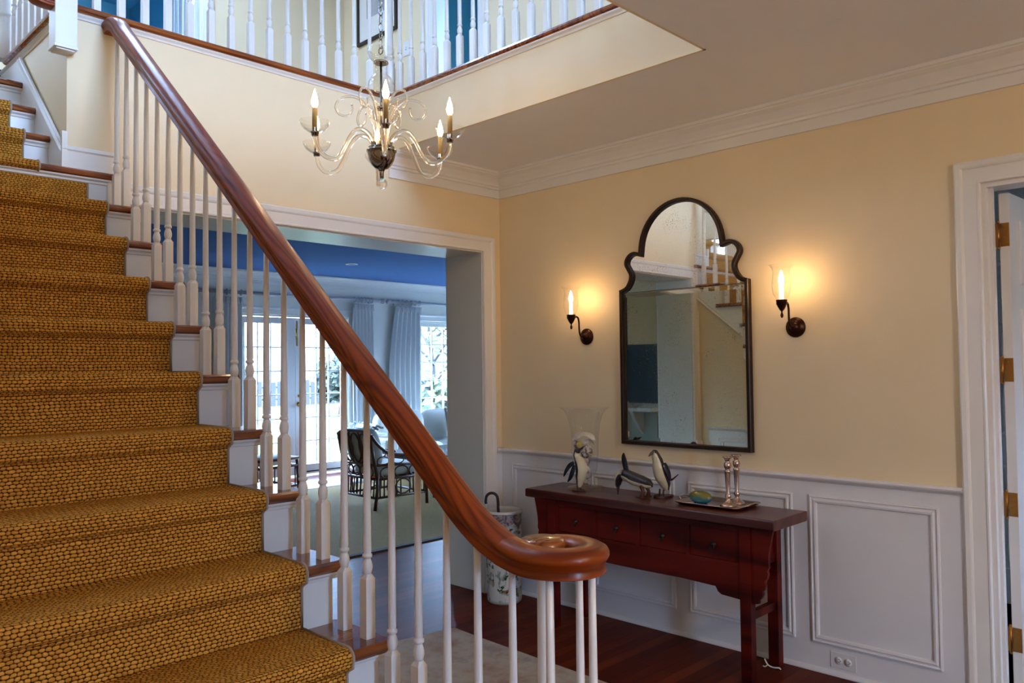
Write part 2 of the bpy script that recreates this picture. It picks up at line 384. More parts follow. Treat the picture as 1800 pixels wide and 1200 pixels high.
# door / opening casings
casing = [(0, 0), (0, .012), (.004, .018), (.010, .018), (.014, .015), (.062, .017), (.066, .021), (.072, .024), (.088, .026), (.094, .022), (.094, 0)]
def case3(mb, fn, a0, a1, zt, nrm, inner=.0):
    """fn(u,z)->xyz ; frame around opening a0..a1"""
    for (p, s_) in (([(a0, 0), (a0, zt)], [(-1, 0), (-1, 1)]), ([(a0, zt), (a1, zt)], [(-1, 1), (1, 1)]), ([(a1, zt), (a1, 0)], [(1, 1), (1, 0)])):
        mb.sweep(casing, [fn(*q) for q in p], [tuple(Vector(fn(*q))-Vector(fn(0, 0))) for q in s_], nrm)
    return mb
mb = case3(MB(), lambda u, z: (u, 0, z), OX0, OX1, OZ, (0, -1, 0)); case3(mb, lambda u, z: (u, .335, z), OX0, OX1, OZ, (0, 1, 0))
struct('trim_5', mb, M['white'], 'white casing round the wide opening')
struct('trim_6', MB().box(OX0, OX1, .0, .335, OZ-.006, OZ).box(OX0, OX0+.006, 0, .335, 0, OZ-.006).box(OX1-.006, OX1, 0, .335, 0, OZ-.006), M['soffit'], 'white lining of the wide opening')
mb = case3(MB(), lambda u, z: (0, u, z), RY0, RY1+.0, RZ, (-1, 0, 0)); case3(mb, lambda u, z: (.115, u, z), RY0, RY1, RZ, (1, 0, 0))
struct('trim_7', mb, M['white'], 'white casing round the doorway')
struct('trim_8', MB().box(-.001, .116, RY1-.018, RY1, 0, RZ).box(-.001, .116, RY0, RY0+.018, 0, RZ).box(-.001, .116, RY0+.018, RY1-.018, RZ-.018, RZ).box(.03, .065, RY1-.030, RY1-.018, 0, RZ-.018), M['white'])
# wainscot on the right wall
yw0, yw1 = -2.672, 0
struct('wainscot_right', MB().box(-.010, 0, yw0, yw1, 0, .875), M['wain'])
bpy.data.objects['wainscot_right'].name = 'trim_9'
chair = [(0, 0), (.010, 0), (.012, -.026), (.018, -.020), (.024, -.014), (.030, -.012), (.034, -.004), (.032, .003), (.024, .006), (0, .006)]
struct('trim_10', MB().sweep(chair, [(0, yw0, .884), (0, 0, .884)], (-1, 0, 0)), M['wain'], 'white chair rail along the right wall')
pm = [(0, .0), (.002, .010), (.008, .012), (.012, .006), (.018, .007), (.024, .012), (.032, .010), (.036, .002), (.036, 0)]
def panel(mb, fn, a0, a1, z0, z1, nrm, prof=pm):
    o = Vector(fn(0, 0)); P4 = [(a0, z0), (a0, z1), (a1, z1), (a1, z0)]; S = [(1, 1), (1, -1), (-1, -1), (-1, 1)]
    P4.append(P4[0]); S.append(S[0])
    mb.sweep(prof, [fn(*q) for q in P4], [tuple(Vector(fn(*q))-o) for q in S], nrm, cap=False); return mb
mb = MB()
for a0, a1 in ((-2.58, -2.026), (-1.946, -1.382), (-1.299, -.745), (-.662, -.104)): panel(mb, lambda u, z: (-.010, u, z), a0, a1, .13, .80, (-1, 0, 0))
struct('trim_11', mb, M['wain'], 'white raised panel mouldings on the wainscot')
shoe = [(0, 0), (.016, 0), (.016, .006), (.010, .016), (.0, .020)]
struct('baseboard_right', MB().sweep(shoe, [(-.010, yw0, 0), (-.010, 0, 0)], (-1, 0, 0)), M['wain'])
# small white return on the back wall, right of the opening
struct('trim_12', MB().box(-.064, 0, -.010, 0, 0, .875).sweep(chair, [(-.064, 0, .884), (0, 0, .884)], (0, -1, 0)), M['wain'])
# room behind the right doorway
wall('wall_side_room', 'X', 1.75, 1.85, -6.0, -1.6, 0, 2.5, [], M['white'])
struct('wall_side_room_end', MB().box(.115, 1.75, -1.7, -1.6, 0, 2.5), M['white'])
wall('wall_side_room_front', 'Y', -6.1, -6.0, .115, 1.75, 0, 2.5, [(.6, 1.2, 1.0, 1.9)], M['white'])
window('added_window_8', .6, 1.2, 1.0, 1.9, -6.05, 3, 3, 'unseen window added to light the side room')  # unseen window, added so the door gap is not black
struct('ceiling_side_room', MB().box(.115, 1.85, -6.1, -1.6, 2.5, 2.6), M['ceil'])
struct('floor_side_room', MB().box(.115, 1.85, -6.1, -1.6, -.12, -.0), M['floor'])
def panel_door(name, w_, h_, th, mat, loc, rz, label, hinge=True, kind=True, knob=True, rows=((.2, .82), (.95, 1.62), (1.72, 1.99)), side_knob=1):
    """hinge at local origin, leaf along +x, face towards -y"""
    mb = MB().box(0, w_, 0, th, .008, h_)
    o = build(name, mb, mat, loc=loc); o.rotation_euler = (0, 0, rz); o['kind'] = 'structure'; o['label'] = label
    pr = [(0, 0), (0, .006), (.006, .009), (.014, .004), (.03, .001), (.05, .006), (.056, .006), (.056, 0)]
    pb = MB()
    for z0, z1 in rows:
        for a0, a1 in ((.11, w_/2-.05), (w_/2+.05, w_-.11)):
            panel(pb, lambda u, z: (u, 0, z), a0, a1, z0, z1, (0, -1, 0), pr); panel(pb, lambda u, z: (u, th, z), a0, a1, z0, z1, (0, 1, 0), pr)
    build('door_panel', pb, mat, o)
    if knob:
        for s_ in (-1, 1):
            kb = MB().lathe([(.028, 0), (.028, .006), (.010, .010), (.010, .035), (.026, .045), (.030, .058), (.022, .070), (0, .074)], (w_-.065, 0 if s_ < 0 else th, .95), 16, (0, s_, 0))
            build('door_knob', kb, M['brass'], o)
    return o
d1 = panel_door('door_1', .80, 2.09, .036, M['white'], (.118, -2.836, 0), R_(-3), 'white panelled door standing open with brass hinges')
for z in (1.92, 1.367, .822, .28):
    hb = MB().box(-.0025, .0005, .001, .033, z-.048, z+.048); hb.lathe([(.0055, z-.052), (.0055, z+.052)], (-.006, .040, 0), 10); hb.ball((-.006, .040, z+.054), .006, 8); hb.ball((-.006, .040, z-.054), .006, 8)
    hb.box(-.004, -.002, .040, .062, z-.048, z+.048)
    for k in range(4): hb.ball((-.003, .012+.008*(k % 2), z-.033+.022*k), .0028, 6)
    build('hinge', hb, M['hinge'], d1)
d2 = panel_door('door_2', .85, 2.05, .036, M['white'], (1.735, -2.75, 0), R_(90), 'white panelled door in side room seen through the hinge gap', knob=True)
# upper storey
wall('wall_upper_back', 'Y', 2.5, 2.6, -3.58, .6, G-.2, 5.5, [(-1.86, -.84, G, 5.05)], M['upper'])
wall('wall_upper_right', 'X', .5, .6, -6.4, 2.5, G, 5.5, [(.70, 1.215, G, 5.05)], M['upper'])
struct('ceiling_upper', MB().box(-6.5, -2.05, -6.4, 2.6, 5.5, 5.6).box(-1.15, .6, -6.4, 2.6, 5.5, 5.6).box(-2.05, -1.15, -6.4, 1.1, 5.5, 5.6).box(-2.05, -1.15, 1.9, 2.6, 5.5, 5.6), M['ceil'])
struct('added_skylight', MB().box(-2.09, -2.05, 1.06, 1.94, 5.5, 5.68).box(-1.15, -1.11, 1.06, 1.94, 5.5, 5.68).box(-2.05, -1.15, 1.06, 1.1, 5.5, 5.68).box(-2.05, -1.15, 1.9, 1.94, 5.5, 5.68), M['white'], 'unseen skylight added to brighten the gallery')  # skylight is made up, added to lift the brightness of the upper walls
def blue_room(name, x0, x1, y0, y1, mat, hole):  # each room gets an unseen opening, added to let sky light in
    mb = MB()
    if hole == 'Y': mb.box(x0, x1, y1, y1+.1, G-.1, 5.5).box(x0-.1, x0, y0, y1, G-.1, 5.5).box(x1, x1+.1, y0, y1, G-.1, 3.8).box(x1, x1+.1, y0, y0+.25, 3.8, 5.5).box(x1, x1+.1, y0+1.5, y1, 3.8, 5.5).box(x1, x1+.1, y0+.25, y0+1.5, 5.2, 5.5)
    else: mb.box(x1, x1+.1, y0, y1, G-.1, 3.8).box(x1, x1+.1, y0+.8, y1, 3.8, 5.5).box(x1, x1+.1, y0, y0+.8, 5.1, 5.5).box(x0, x1, y0-.1, y0, G-.1, 5.5).box(x0, x1, y1, y1+.1, G-.1, 5.5)
    mb.box(x0, x1, y0, y1, G-.1, G); mb.box(x0, x1, y0, y1, 5.3, 5.5)
    struct(name, mb, mat)
blue_room('wall_blue_bedroom', -3.2, -.4, 2.6, 5.2, M['bluew'], 'Y')
blue_room('wall_teal_room', .6, 2.4, -.4, 2.5, M['teal'], 'X')
mb = case3(MB(), lambda u, z: (u, 2.5, z+G), -1.86, -.84, 2.1, (0, -1, 0)); case3(mb, lambda u, z: (.5, u, z+G), .70, 1.215, 2.1, (-1, 0, 0))
mb.box(.499, .6, 1.20, 1.216, G, G+2.1).box(.499, .6, .699, .715, G, G+2.1).box(-.856, -.839, 2.499, 2.6, G, G+2.1).box(-1.861, -1.845, 2.499, 2.6, G, G+2.1)
struct('trim_13', mb, M['white'])
d3 = panel_door('door_3', .80, 2.08, .036, M['white'], (-.865, 2.63, G), R_(78.5), 'white upstairs door standing open into the blue bedroom', rows=((.2, .82), (.95, 1.62), (1.72, 1.99)))
build('hinge', MB().box(-.012, .004, -.004, .0, 1.03, 1.12).lathe([(.006, 1.03), (.006, 1.12)], (-.006, -.006, 0), 8), M['hinge'], d3)
# windows in the front wall (behind the camera, they let the daylight in)
window('window_1', *UPWIN, FRONT_Y-.06, 6, 3, 'tall window above the entrance'); window('window_2', *LOWIN, FRONT_Y-.06, 4, 5, 'glazed entrance door')
window('added_window_6', 1.45, 2.35, 3.55, 5.35, -3.55, 3, 4, 'unseen upper window added to light the gallery end', .05, 'X')  # unseen extra window, put in to light the gallery walls
window('added_window_5', -2.5, .7, 3.55, 5.35, -3.55, 6, 4, 'tall unseen upper window added beside the stair for daylight', .05, 'X')  # unseen window, added to raise the upper daylight from the left
# ------------------------------------------------------------------ living room beyond the opening
LY = 5.79; LH = 2.66
wall('wall_living_far', 'Y', LY, LY+.12, -6.5, 5.72, 0, LH, [(1.14, 2.74, 0, 2.10), (4.0, 5.25, .35, 2.10)], M['lrwall'])
wall('wall_living_right', 'X', 5.6, 5.72, .335, LY, 0, LH, [(1.8, 4.2, .8, 2.1)], M['lrwall'])
wall('wall_living_near', 'Y', .235, .335, .115, 5.6, 0, LH, [], M['lrwall'])
struct('ceiling_living', MB().box(-6.5, 5.72, 1.25, 5.91, LH, LH+.06).box(-2.55, 5.72, .335, 1.25, LH, LH+.06), paint('living_room_ceiling', (.10, .18, .38, 1), .8, spec=.0))
lc = [(a, b*.62) for a, b in crown]
struct('trim_14', MB().sweep([(a*1.1, b) for a, b in crown], [(-6.5, LY, LH), (5.6, LY, LH)], (0, -1, 0)), M['white'])
struct('baseboard_living', MB().box(-6.5, 1.04, LY-.018, LY, 0, .16).box(2.84, 5.6, LY-.018, LY, 0, .16), M['white'])
mb = case3(MB(), lambda u, z: (u, LY, z), 1.14, 2.74, 2.12, (0, -1, 0)); case3(mb, lambda u, z: (u, LY, z), 4.0, 5.25, 2.12, (0, -1, 0)); mb.box(3.9, 5.35, LY-.05, LY, .31, .35)
struct('trim_15', mb, M['white'])
def french_leaf(name, x0, x1, gl0, gl1, label, hinge_x):
    y = LY+.05; mb = MB(); th = .022
    mb.box(x0, gl0, y-th, y+th, .02, 2.09).box(gl1, x1, y-th, y+th, .02, 2.09).box(gl0, gl1, y-th, y+th, 2.01, 2.09).box(gl0, gl1, y-th, y+th, .02, .15)
    o = struct(name, mb, M['white'], label)
    mb = MB()
    for k in (1, 2): a = gl0+(gl1-gl0)*k/3; mb.box(a-.008, a+.008, y-.012, y+.012, .15, 2.01)
    for k in range(1, 6): a = .15+1.86*k/6; mb.box(gl0, gl1, y-.0115, y+.0115, a-.008, a+.008)
    build('muntins', mb, M['white'], o); build('glass_pane', MB().box(gl0, gl1, y-.002, y+.002, .15, 2.01), M['pane'], o)
    for z in (.2, 1.9): build('hinge', MB().lathe([(.008, z-.05), (.008, z+.05)], (hinge_x, y-th-.008, 0), 8), M['brass'], o)
    return o
door4 = french_leaf('door_4', 1.15, 1.935, 1.224, 1.763, 'left french door leaf with eighteen glass panes', 1.16)
door5 = french_leaf('door_5', 1.94, 2.73, 2.065, 2.653, 'right french door leaf with eighteen glass panes and brass knob', 1.945)
build('door_knob', MB().lathe([(.03, 0), (.03, .006), (.01, .01), (.01, .035), (.026, .045), (.03, .058), (.02, .07), (0, .072)], (1.985, LY+.028, .95), 14, (0, -1, 0)).lathe([(.018, 0), (.018, .012), (0, .014)], (1.985, LY+.028, 1.06), 12, (0, -1, 0)), M['brass'], door5)
build('flush_bolt', MB().box(1.952, 1.966, LY+.018, LY+.028, 1.72, 2.05).box(1.952, 1.966, LY+.018, LY+.028, .05, .25), M['brass'], door5)
build('kick_plate', MB().box(1.95, 2.72, LY+.02, LY+.028, .045, .06), M['dark'], door5)
window('window_3', 4.0, 5.25, .35, 2.10, LY+.05, 5, 6, 'white sash window with small square panes', .062)
window('added_window_4', 1.8, 4.2, .8, 2.1, 5.66, 6, 5, 'unseen side window added to light the living room', .05, 'X')  # unseen window, added to brighten the living room
struct('ceiling_downlight', MB().lathe([(.075, 0), (.075, -.006), (.055, -.008), (.05, .03)], (1.867, 4.408, LH), 24, cap=False).lathe([(.05, .02), (0, .02)], (1.867, 4.408, LH), 20), M['socket'])
tag(bpy.data.objects['ceiling_downlight'], 'round white recessed downlight in the living room ceiling', 'ceiling light'); del bpy.data.objects['ceiling_downlight']['kind']
# outside
def lawn():
    t = NT('mown_lawn'); t.P(Base_Color=t.ramp(t.noise(t.co(), 3, 6), [(.3, (.07, .085, .04)), (.7, (.10, .11, .06))]), Roughness=1.0, Specular_IOR_Level=.0); return t.m
g = struct('lawn', MB().box(-30, 60, 5.92, 60, -.2, -.1), lawn(), 'sunlit lawn outside the french doors')
# ------------------------------------------------------------------ staircase
RISE = G/17; RUN = .21320; XE = -2.349; Y4 = -1.957; XL = -3.47
def yn(k): return Y4+RUN*(k-4)          # nosing of tread k
NT_ = .030; OV = .028                   # tread thickness, overhang
stair = empty('staircase', 'white staircase with oak treads rising along the left wall', 'staircase', (-2.9, -2.62, 0))
def loc0(o, root):                      # keep world position when parented to an empty with a location
    o.matrix_parent_inverse = Matrix.Translation(root.location).inverted(); return o
def part(name, mb, mat, root, label=None, bevel=0):
    o = build(name, mb, mat, root, bevel=bevel); loc0(o, root)
    if label: o['label'] = label
    return o
for k in range(1, 17):
    z = k*RISE; y0 = yn(k); y1 = yn(k+1)+OV+.02
    xe = XE if k < 13 else (XE if k == 13 else -2.553)
    if k == 13: y1w = -.002
    pr = [(y0+.010, z-NT_), (y0+.002, z-NT_+.006), (y0, z-NT_+.015), (y0+.002, z-.006), (y0+.010, z)]
    mb = MB()
    if k == 13:
        mb.prism(pr+[(-.003, z), (-.003, z-NT_)], lambda a, b, d: (d, a, b), XL, xe); mb.box(XL, -2.553, -.003, y1, z-NT_, z)
    else: mb.prism(pr+[(y1, z), (y1, z-NT_)], lambda a, b, d: (d, a, b), XL, xe)
    if k <= 12:                          # returned nosing on the open side
        mb.prism([(xe, z-NT_+.004), (xe+.012, z-NT_+.010), (xe+.014, z-.012), (xe+.008, z), (xe, z)], lambda a, b, d: (a, d, b), y0+.004, y1-.03)
    part('tread', mb, M['tread'], stair)
    rb = MB(); xr = xe-.022 if k <= 13 else xe
    rb.box(XL, xr, y0+OV, y0+OV+.018, z-RISE, z-NT_)
    cove = [(0, 0), (-.020, 0), (-.018, -.006), (-.008, -.012), (-.006, -.020), (0, -.022)]
    rb.prism(cove, lambda a, b, d: (d, y0+OV+a, z-NT_+b), XL, xr+(.012 if k <= 13 else 0))
    part('riser', rb, M['white'], stair)
# open string and wall under the stairs
sp_ = []
for k in range(1, 14): sp_ += [(yn(k)+OV, (k-1)*RISE if k > 1 else 0), (yn(k)+OV, k*RISE-NT_)]
sp_ += [(0, 13*RISE-NT_), (0, 1.97)]
low = [(-.02, 1.99), (yn(1)+OV+.25, .20), (yn(1)+OV+.25, 0)]
mb = MB()
for k in range(1, 14):                   # outer string as vertical slices
    a = yn(k)+OV; b = min(yn(k+1)+OV, -.009); zt = k*RISE-NT_
    l0 = max(0, 1.99+.815*(a+.02)); l1 = max(0, 1.99+.815*(b+.02))
    mb.prism([(a+.006, l0), (b+.006, l1), (b+.006, zt), (a+.006, zt)], lambda p, q, d: (d, p, q), -2.40, -2.372)
part('outer_string', mb, M['white'], stair)
mb = MB(); a0 = yn(1)+OV; n = 12
mb.prism([(a0+.3, 0), (-.002, 0), (-.002, 1.985), (a0+.3, 1.99+.815*(a0+.32))], lambda p, q, d: (d, p, q), -2.40, -2.382)
part('under_stair_wall', mb, M['cream'], stair)
mb = MB(); q0 = (a0+.3); mb.sweep([(-.0, 0), (.010, .004), (.016, .014), (.010, .026), (.0, .03)], [(-2.372, q0, 1.99+.815*(q0+.02)-.02), (-2.372, -.004, 1.985-.02)], (1, 0, 0))
mb.box(-2.382, -2.376, -1.33, -.1, 0, .86)
mb.sweep(chair, [(-2.382, -1.33, .884), (-2.382, -.098, .884)], (1, 0, 0)); panel(mb, lambda u, z: (-2.376, u, z), -.62, -.19, .13, .80, (1, 0, 0)); panel(mb, lambda u, z: (-2.376, u, z), -1.2, -.72, .13, .80, (1, 0, 0))
part('string_moulding', mb, M['white'], stair)
# skirt in the upper stairwell + landing baseboard on the back wall
mb = MB(); sk = lambda y: 2.395+.86*(y-.065)
mb.prism([(.003, 2.0), (1.02, 2.75), (1.02, min(G-.04, sk(1.02))), (.66, min(G-.04, sk(.66))), (.003, sk(0))], lambda p, q, d: (d, p, q), -2.563, -2.551)
mb.sweep([(0, 0), (.012, 0), (.018, .010), (.008, .018), (.008, .026), (0, .030)], [(-2.563, 0, sk(0)-.012), (-2.563, .64, sk(.64)-.012)], (-1, 0, 0))
struct('trim_16', mb, M['white'], 'white skirting running up the stairwell wall')
mb = MB().box(-2.57, -2.356, -.012, 0, 13*RISE, 2.335).sweep([(0, 0), (.012, 0), (.018, .006), (.012, .016), (.006, .024), (0, .026)], [(-2.57, -.0, 2.33), (-2.356, 0, 2.33)], (0, -1, 0)).box(-2.572, -2.551, -.015, .0025, 13*RISE, 2.41)
struct('baseboard_landing', mb, M['white'])
struct('ceiling_under_stair', MB().prism([(.30, 2.09), (1.05, 2.60), (1.05, 2.66), (.30, 2.2)], lambda p, q, d: (d, p, q), -3.47, -2.46).box(-3.47, -2.551, 0, .30, 2.03, 2.08), M['cream'])
# ------------------------------------------------------------------ woven runner
def runner(k0, k1, xr, xl, mb, thick=.010, end_under=False):
    pts = []; t = thick
    for k in range(k0, k1+1):
        z = k*RISE; y = yn(k); yr = y+OV
        pts += [(yr-t, (k-1)*RISE+t if k > 1 else 0.0), (yr-t, z-NT_-.026), (yr-t-.005, z-NT_-.018), (yr-.026-t, z-NT_-.006)]
        cy_, cz_ = y+.012, z-.014
        for a in (215, 190, 165, 140, 115, 90): pts.append((cy_+(.014+t)*cos(R_(a)), cz_+(.014+t)*sin(R_(a))))
        if k < k1 or not end_under: pts.append((yn(k+1)+OV-t-.003, z+t))
    # smooth extrude
    out = []; nrm = []
    n = len(pts); vs = []; fs = []; us = []; L = [0]
    for i in range(1, n): L.append(L[-1]+math.dist(pts[i], pts[i-1]))
    inn = []
    for i in range(n):
        a = Vector(pts[max(i-1, 0)]); b = Vector(pts[min(i+1, n-1)]); d = (b-a).normalized(); inn.append((pts[i][0]+d.y*t*.8, pts[i][1]-d.x*t*.8))
    ns = 1
    for x in (xl, xr):
        vs += [(x, p[0], p[1]) for p in pts]
    fs = [(i, i+1, n+i+1, n+i) for i in range(n-1)]
    us = [[(xl, L[i]), (xl, L[i+1]), (xr, L[i+1]), (xr, L[i])] for i in range(n-1)]
    mb.add(vs, fs, True, 0, us)
    for x, o_ in ((xr, n), (xl, 0)):
        v2 = [(x, p[0], p[1]) for p in pts]+[(x, p[0], p[1]) for p in inn]
        mb.add(v2, [(i, i+1, n+i+1, n+i) for i in range(n-1)], False, 0, [[(L[i], 0), (L[i+1], 0), (L[i+1], t), (L[i], t)] for i in range(n-1)])
    return pts
mb = MB(); pA = runner(1, 12, -2.475, -3.32, mb)
k = 13; z = k*RISE; yr = yn(k)+OV                      # last riser of the wide piece
mb.add([(x, yr-.010, zz) for x in (-3.32, -2.475) for zz in (12*RISE+.01, z-NT_-.024)], [(0, 1, 3, 2)], True, 0, [[(-3.32, 3.0), (-3.32, 3.14), (-2.475, 3.14), (-2.475, 3.0)]])
mb.box(-2.4755, -2.4745, yr-.010, yr-.001, 12*RISE+.01, z-NT_-.024)
pB = runner(14, 16, -2.665, -3.32, mb)
c13 = [(yr-.018, z-NT_-.004)]+[(yn(13)+.012+.024*cos(R_(a)), z-.014+.024*sin(R_(a))) for a in (200, 175, 150, 120, 90)]+[(yn(14)+OV-.012, z+.010)]
n = len(c13); L = [0]
for i in range(1, n): L.append(L[-1]+math.dist(c13[i], c13[i-1]))
mb.add([(x, p[0], p[1]) for x in (-3.32, -2.665) for p in c13], [(i, i+1, n+i+1, n+i) for i in range(n-1)], True, 0, [[(-3.32, L[i]), (-3.32, L[i+1]), (-2.665, L[i+1]), (-2.665, L[i])] for i in range(n-1)])
run_ = tag(build('stair_runner', mb, M['sisal'], weld=False), 'golden brown woven sisal runner covering the stair treads and risers', 'carpet')
run_.modifiers.new('es', 'EDGE_SPLIT').split_angle = R_(32)
bd = MB()
for pts, x in ((pA, -2.4735), (pB, -2.6635)): bd.tube([(x, p[0], p[1]) for p in pts], .0042, 6)
bd.tube([(-2.6635, p[0], p[1]) for p in c13], .0042, 6); bd.tube([(-2.4735, yr-.010, 12*RISE+.01), (-2.4735, yr-.010, z-NT_-.024)], .0042, 6)
o = build('edge_binding', bd, simple('cotton_edge_binding', (.36, .29, .22), .9), run_); o['label'] = 'pale stitched edge binding'
# ------------------------------------------------------------------ balusters
def baluster_mb(x, y, z0, z1, w_=.0285, blk=.155, top=.0078, base=.0108):
    mb = MB(); h = w_/2; ch = .012
    mb.box(x-h, x+h, y-h, y+h, z0, z0+blk)
    r1 = .0105
    q = [(x-h, y-h), (x+h, y-h), (x+h, y+h), (x-h, y+h)]
    n = 16; zc = z0+blk+ch
    vs = [(a, b, z0+blk) for a, b in q]+[(x+r1*cos(2*pi*k/n+pi/4+pi), y+r1*sin(2*pi*k/n+pi/4+pi), zc) for k in range(n)]
    fs = []
    for s_ in range(4):
        for j in range(4): fs.append((s_, 4+(s_*4+j) % n, 4+(s_*4+j+1) % n))
        fs.append((s_, 4+((s_+1)*4) % n, (s_+1) % 4))
    mb.add(vs, fs, False)
    pf = [(r1, 0), (.0118, .006), (.0138, .014), (.0138, .022), (.0115, .032), (.0092, .038), (.0092, .041), (.0128, .043), (.0135, .047), (.0128, .051), (.0095, .053), (base, .058)]
    L_ = z1-zc
    pf += [(base-(base-top)*t, .058+(L_-.058)*t) for t in (.25, .5, .75, 1)]
    mb.lathe(pf, (x, y, zc), 14)
    return mb
bal = empty('stair_balustrade', 'white turned baluster railing with varnished oak handrail ending in a scroll', 'railing', (-2.38, -2.45, 0))
RX = -2.38
def rail_top(y):
    ys, L_ = -2.244, .26
    if y > ys: return 1.742+.826*(y+1.5)
    t = min(1, (ys-y)/L_); return 1.742+.826*(ys+1.5)-.826*L_*(t-t*t/2)
zl = rail_top(-2.6)
HR = .060
RPROF = [(-.0375, .036), (-.0375, .044), (-.033, .052), (-.022, .0585), (0, .061), (.022, .0585), (.033, .052), (.0375, .044), (.0375, .036), (.033, .028), (.028, .021), (.0275, .014), (.030, .010), (.030, .002), (.026, 0), (-.026, 0), (-.030, .002), (-.030, .010), (-.0275, .014), (-.028, .021), (-.033, .028)]
path = [(RX, -.012, 2.905+.02), (RX, -.045, 2.93), (RX, -.085, 2.915), (RX, -.13, 2.880-.008)]
path = [(x, y, min(z, rail_top(y)+.01)) for x, y, z in path]
y = -.2
while y > -2.40: path.append((RX, y, rail_top(y))); y -= .05
volp = [(RX, -2.42), (-2.381, -2.48), (-2.370, -2.533), (-2.338, -2.570), (-2.297, -2.578), (-2.260, -2.558), (-2.241, -2.520), (-2.241, -2.480), (-2.260, -2.452), (-2.288, -2.446)]
path += [(a, b, rail_top(b) if i < 3 else zl) for i, (a, b) in enumerate(volp)]
path = sp(path, 4)
side = []; upv = []
for i, p in enumerate(path):
    t = (path[min(i+1, len(path)-1)]-path[max(i-1, 0)]).normalized()
    s_ = t.cross(Vector((0, 0, 1))).normalized(); u_ = s_.cross(t).normalized(); side.append(s_); upv.append(u_)
mb = MB(); base = [p-Vector((0, 0, .061))*1.0 for p in path]
# scale profile narrower towards the eye of the scroll
mb.sweep(RPROF, base, side, upv, smooth=True)
hr = part('handrail', mb, M['oak'], bal, 'glossy varnished oak handrail')
hr.modifiers.new('es', 'EDGE_SPLIT').split_angle = R_(50)
eb = MB().lathe([(.028, -.061), (.032, -.058), (.032, -.05), (.030, -.046), (.031, -.038), (.046, -.032), (.053, -.024), (.053, -.014), (.049, -.005), (.040, -.001), (0, .0)], (-2.305, -2.453, zl+.003), 40)
part('handrail_scroll', eb, M['tread'], bal)
for k in range(1, 13):
    for dy in (.064, .1706):
        y = yn(k)+dy
        if k == 1: continue
        part('baluster', baluster_mb(RX+.002, y, k*RISE, rail_top(y)-.055), M['white'], bal)
zb = RISE
for x, y in ((-2.378, -2.43), (-2.374, -2.535), (-2.292, -2.583), (-2.249, -2.512)):
    part('baluster', baluster_mb(x, y, zb, zl-.058), M['white'], bal)
nb = MB().lathe([(.026, 0), (.026, .16), (.018, .17), (.022, .19), (.016, .21), (.021, .24), (.0185, zl-.055-zb-.05), (.0165, zl-.055-zb-.026), (.021, zl-.055-zb-.022), (.022, zl-.055-zb-.012), (.018, zl-.055-zb-.008), (.018, zl-.055-zb)], (-2.306, -2.462, zb), 20)
part('newel_post', nb, M['white'], bal)
part('starting_step_end', MB().lathe([(.13, -RISE), (.13, -.03), (.155, -.03), (.158, -.015), (.155, 0), (0, 0)], (-2.33, -2.49, RISE), 28), M['tread'], bal)
# gallery balustrades
def gallery(pts, name, label, loc):
    root = empty(name, label, 'railing', loc); return root
gz = G+.004
gb = empty('gallery_balustrade', 'white balustrade along the upstairs gallery edge above the hall', 'railing', (HX, 0, G))
bm0 = baluster_mb(0, 0, 0, .87, blk=.17)
b0 = None
spots = [(-2.432+.1024*i, .012) for i in range(15)]+[(HX+.005, -.090-.1015*i) for i in range(19)]+[(HX-.12-.105*i, HY-.02) for i in range(14)]
for x, y in spots:
    if b0 is None:
        b0 = build('baluster', bm0, M['white'], gb)
        o = b0
    else:
        o = b0.copy(); COL.objects.link(o); o.parent = gb
    o.location = (x-HX, y, .004)
post = lambda x, y, z0=0: MB().lathe([(.036, z0), (.036, z0+.16), (.030, z0+.17), (.034, z0+.19), (.026, z0+.21), (.026, z0+.215), (.031, z0+.222), (.031, z0+.232), (.0245, z0+.24), (.022, z0+.9)], (x, y, 0), 20)
o = build('newel_post', post(0, 0), M['white'], gb); o.location = (.0, .004, .004)
o = build('newel_post', post(0, 0), M['white'], gb); o.location = (.0, HY-.01, .004)
# drop newel at the stairwell corner
dn = MB().box(-2.613-HX, -2.528-HX, -.058, .027, 2.757-G, .95).box(-2.616-HX, -2.525-HX, -.061, .030, 2.745-G, 2.757-G).box(-2.607-HX, -2.534-HX, -.052, .021, 2.738-G, 2.745-G)
build('newel_post', dn, M['white'], gb, bevel=.002)['label'] = 'square white drop newel at the stairwell corner'
rp_ = [(a*.85, b) for a, b in RPROF]
mb = MB(); mb.sweep(rp_, [(-2.57-HX, .01, .87), (0, .01, .87)], (0, -1, 0)); mb.sweep(rp_, [(0.005, .0, .87), (0.005, HY, .87)], (-1, 0, 0)); mb.sweep(rp_, [(0, HY-.015, .87), (-2.6, HY-.015, .87)], (0, 1, 0))
build('handrail', mb, M['oak'], gb)
mb = MB(); mb.sweep([(a, b-.03) for a, b in RPROF], sp([(-2.605-HX, -.02, 2.94-G), (-2.65-HX, -.02, 2.94-G), (-2.685-HX, -.02, 2.948-G), (-2.70-HX, -.02, 2.966-G)], 4), (0, -1, 0), smooth=True)
build('rail_return', mb, M['oak'], gb)['label'] = 'short oak rail end fixed to the drop newel'
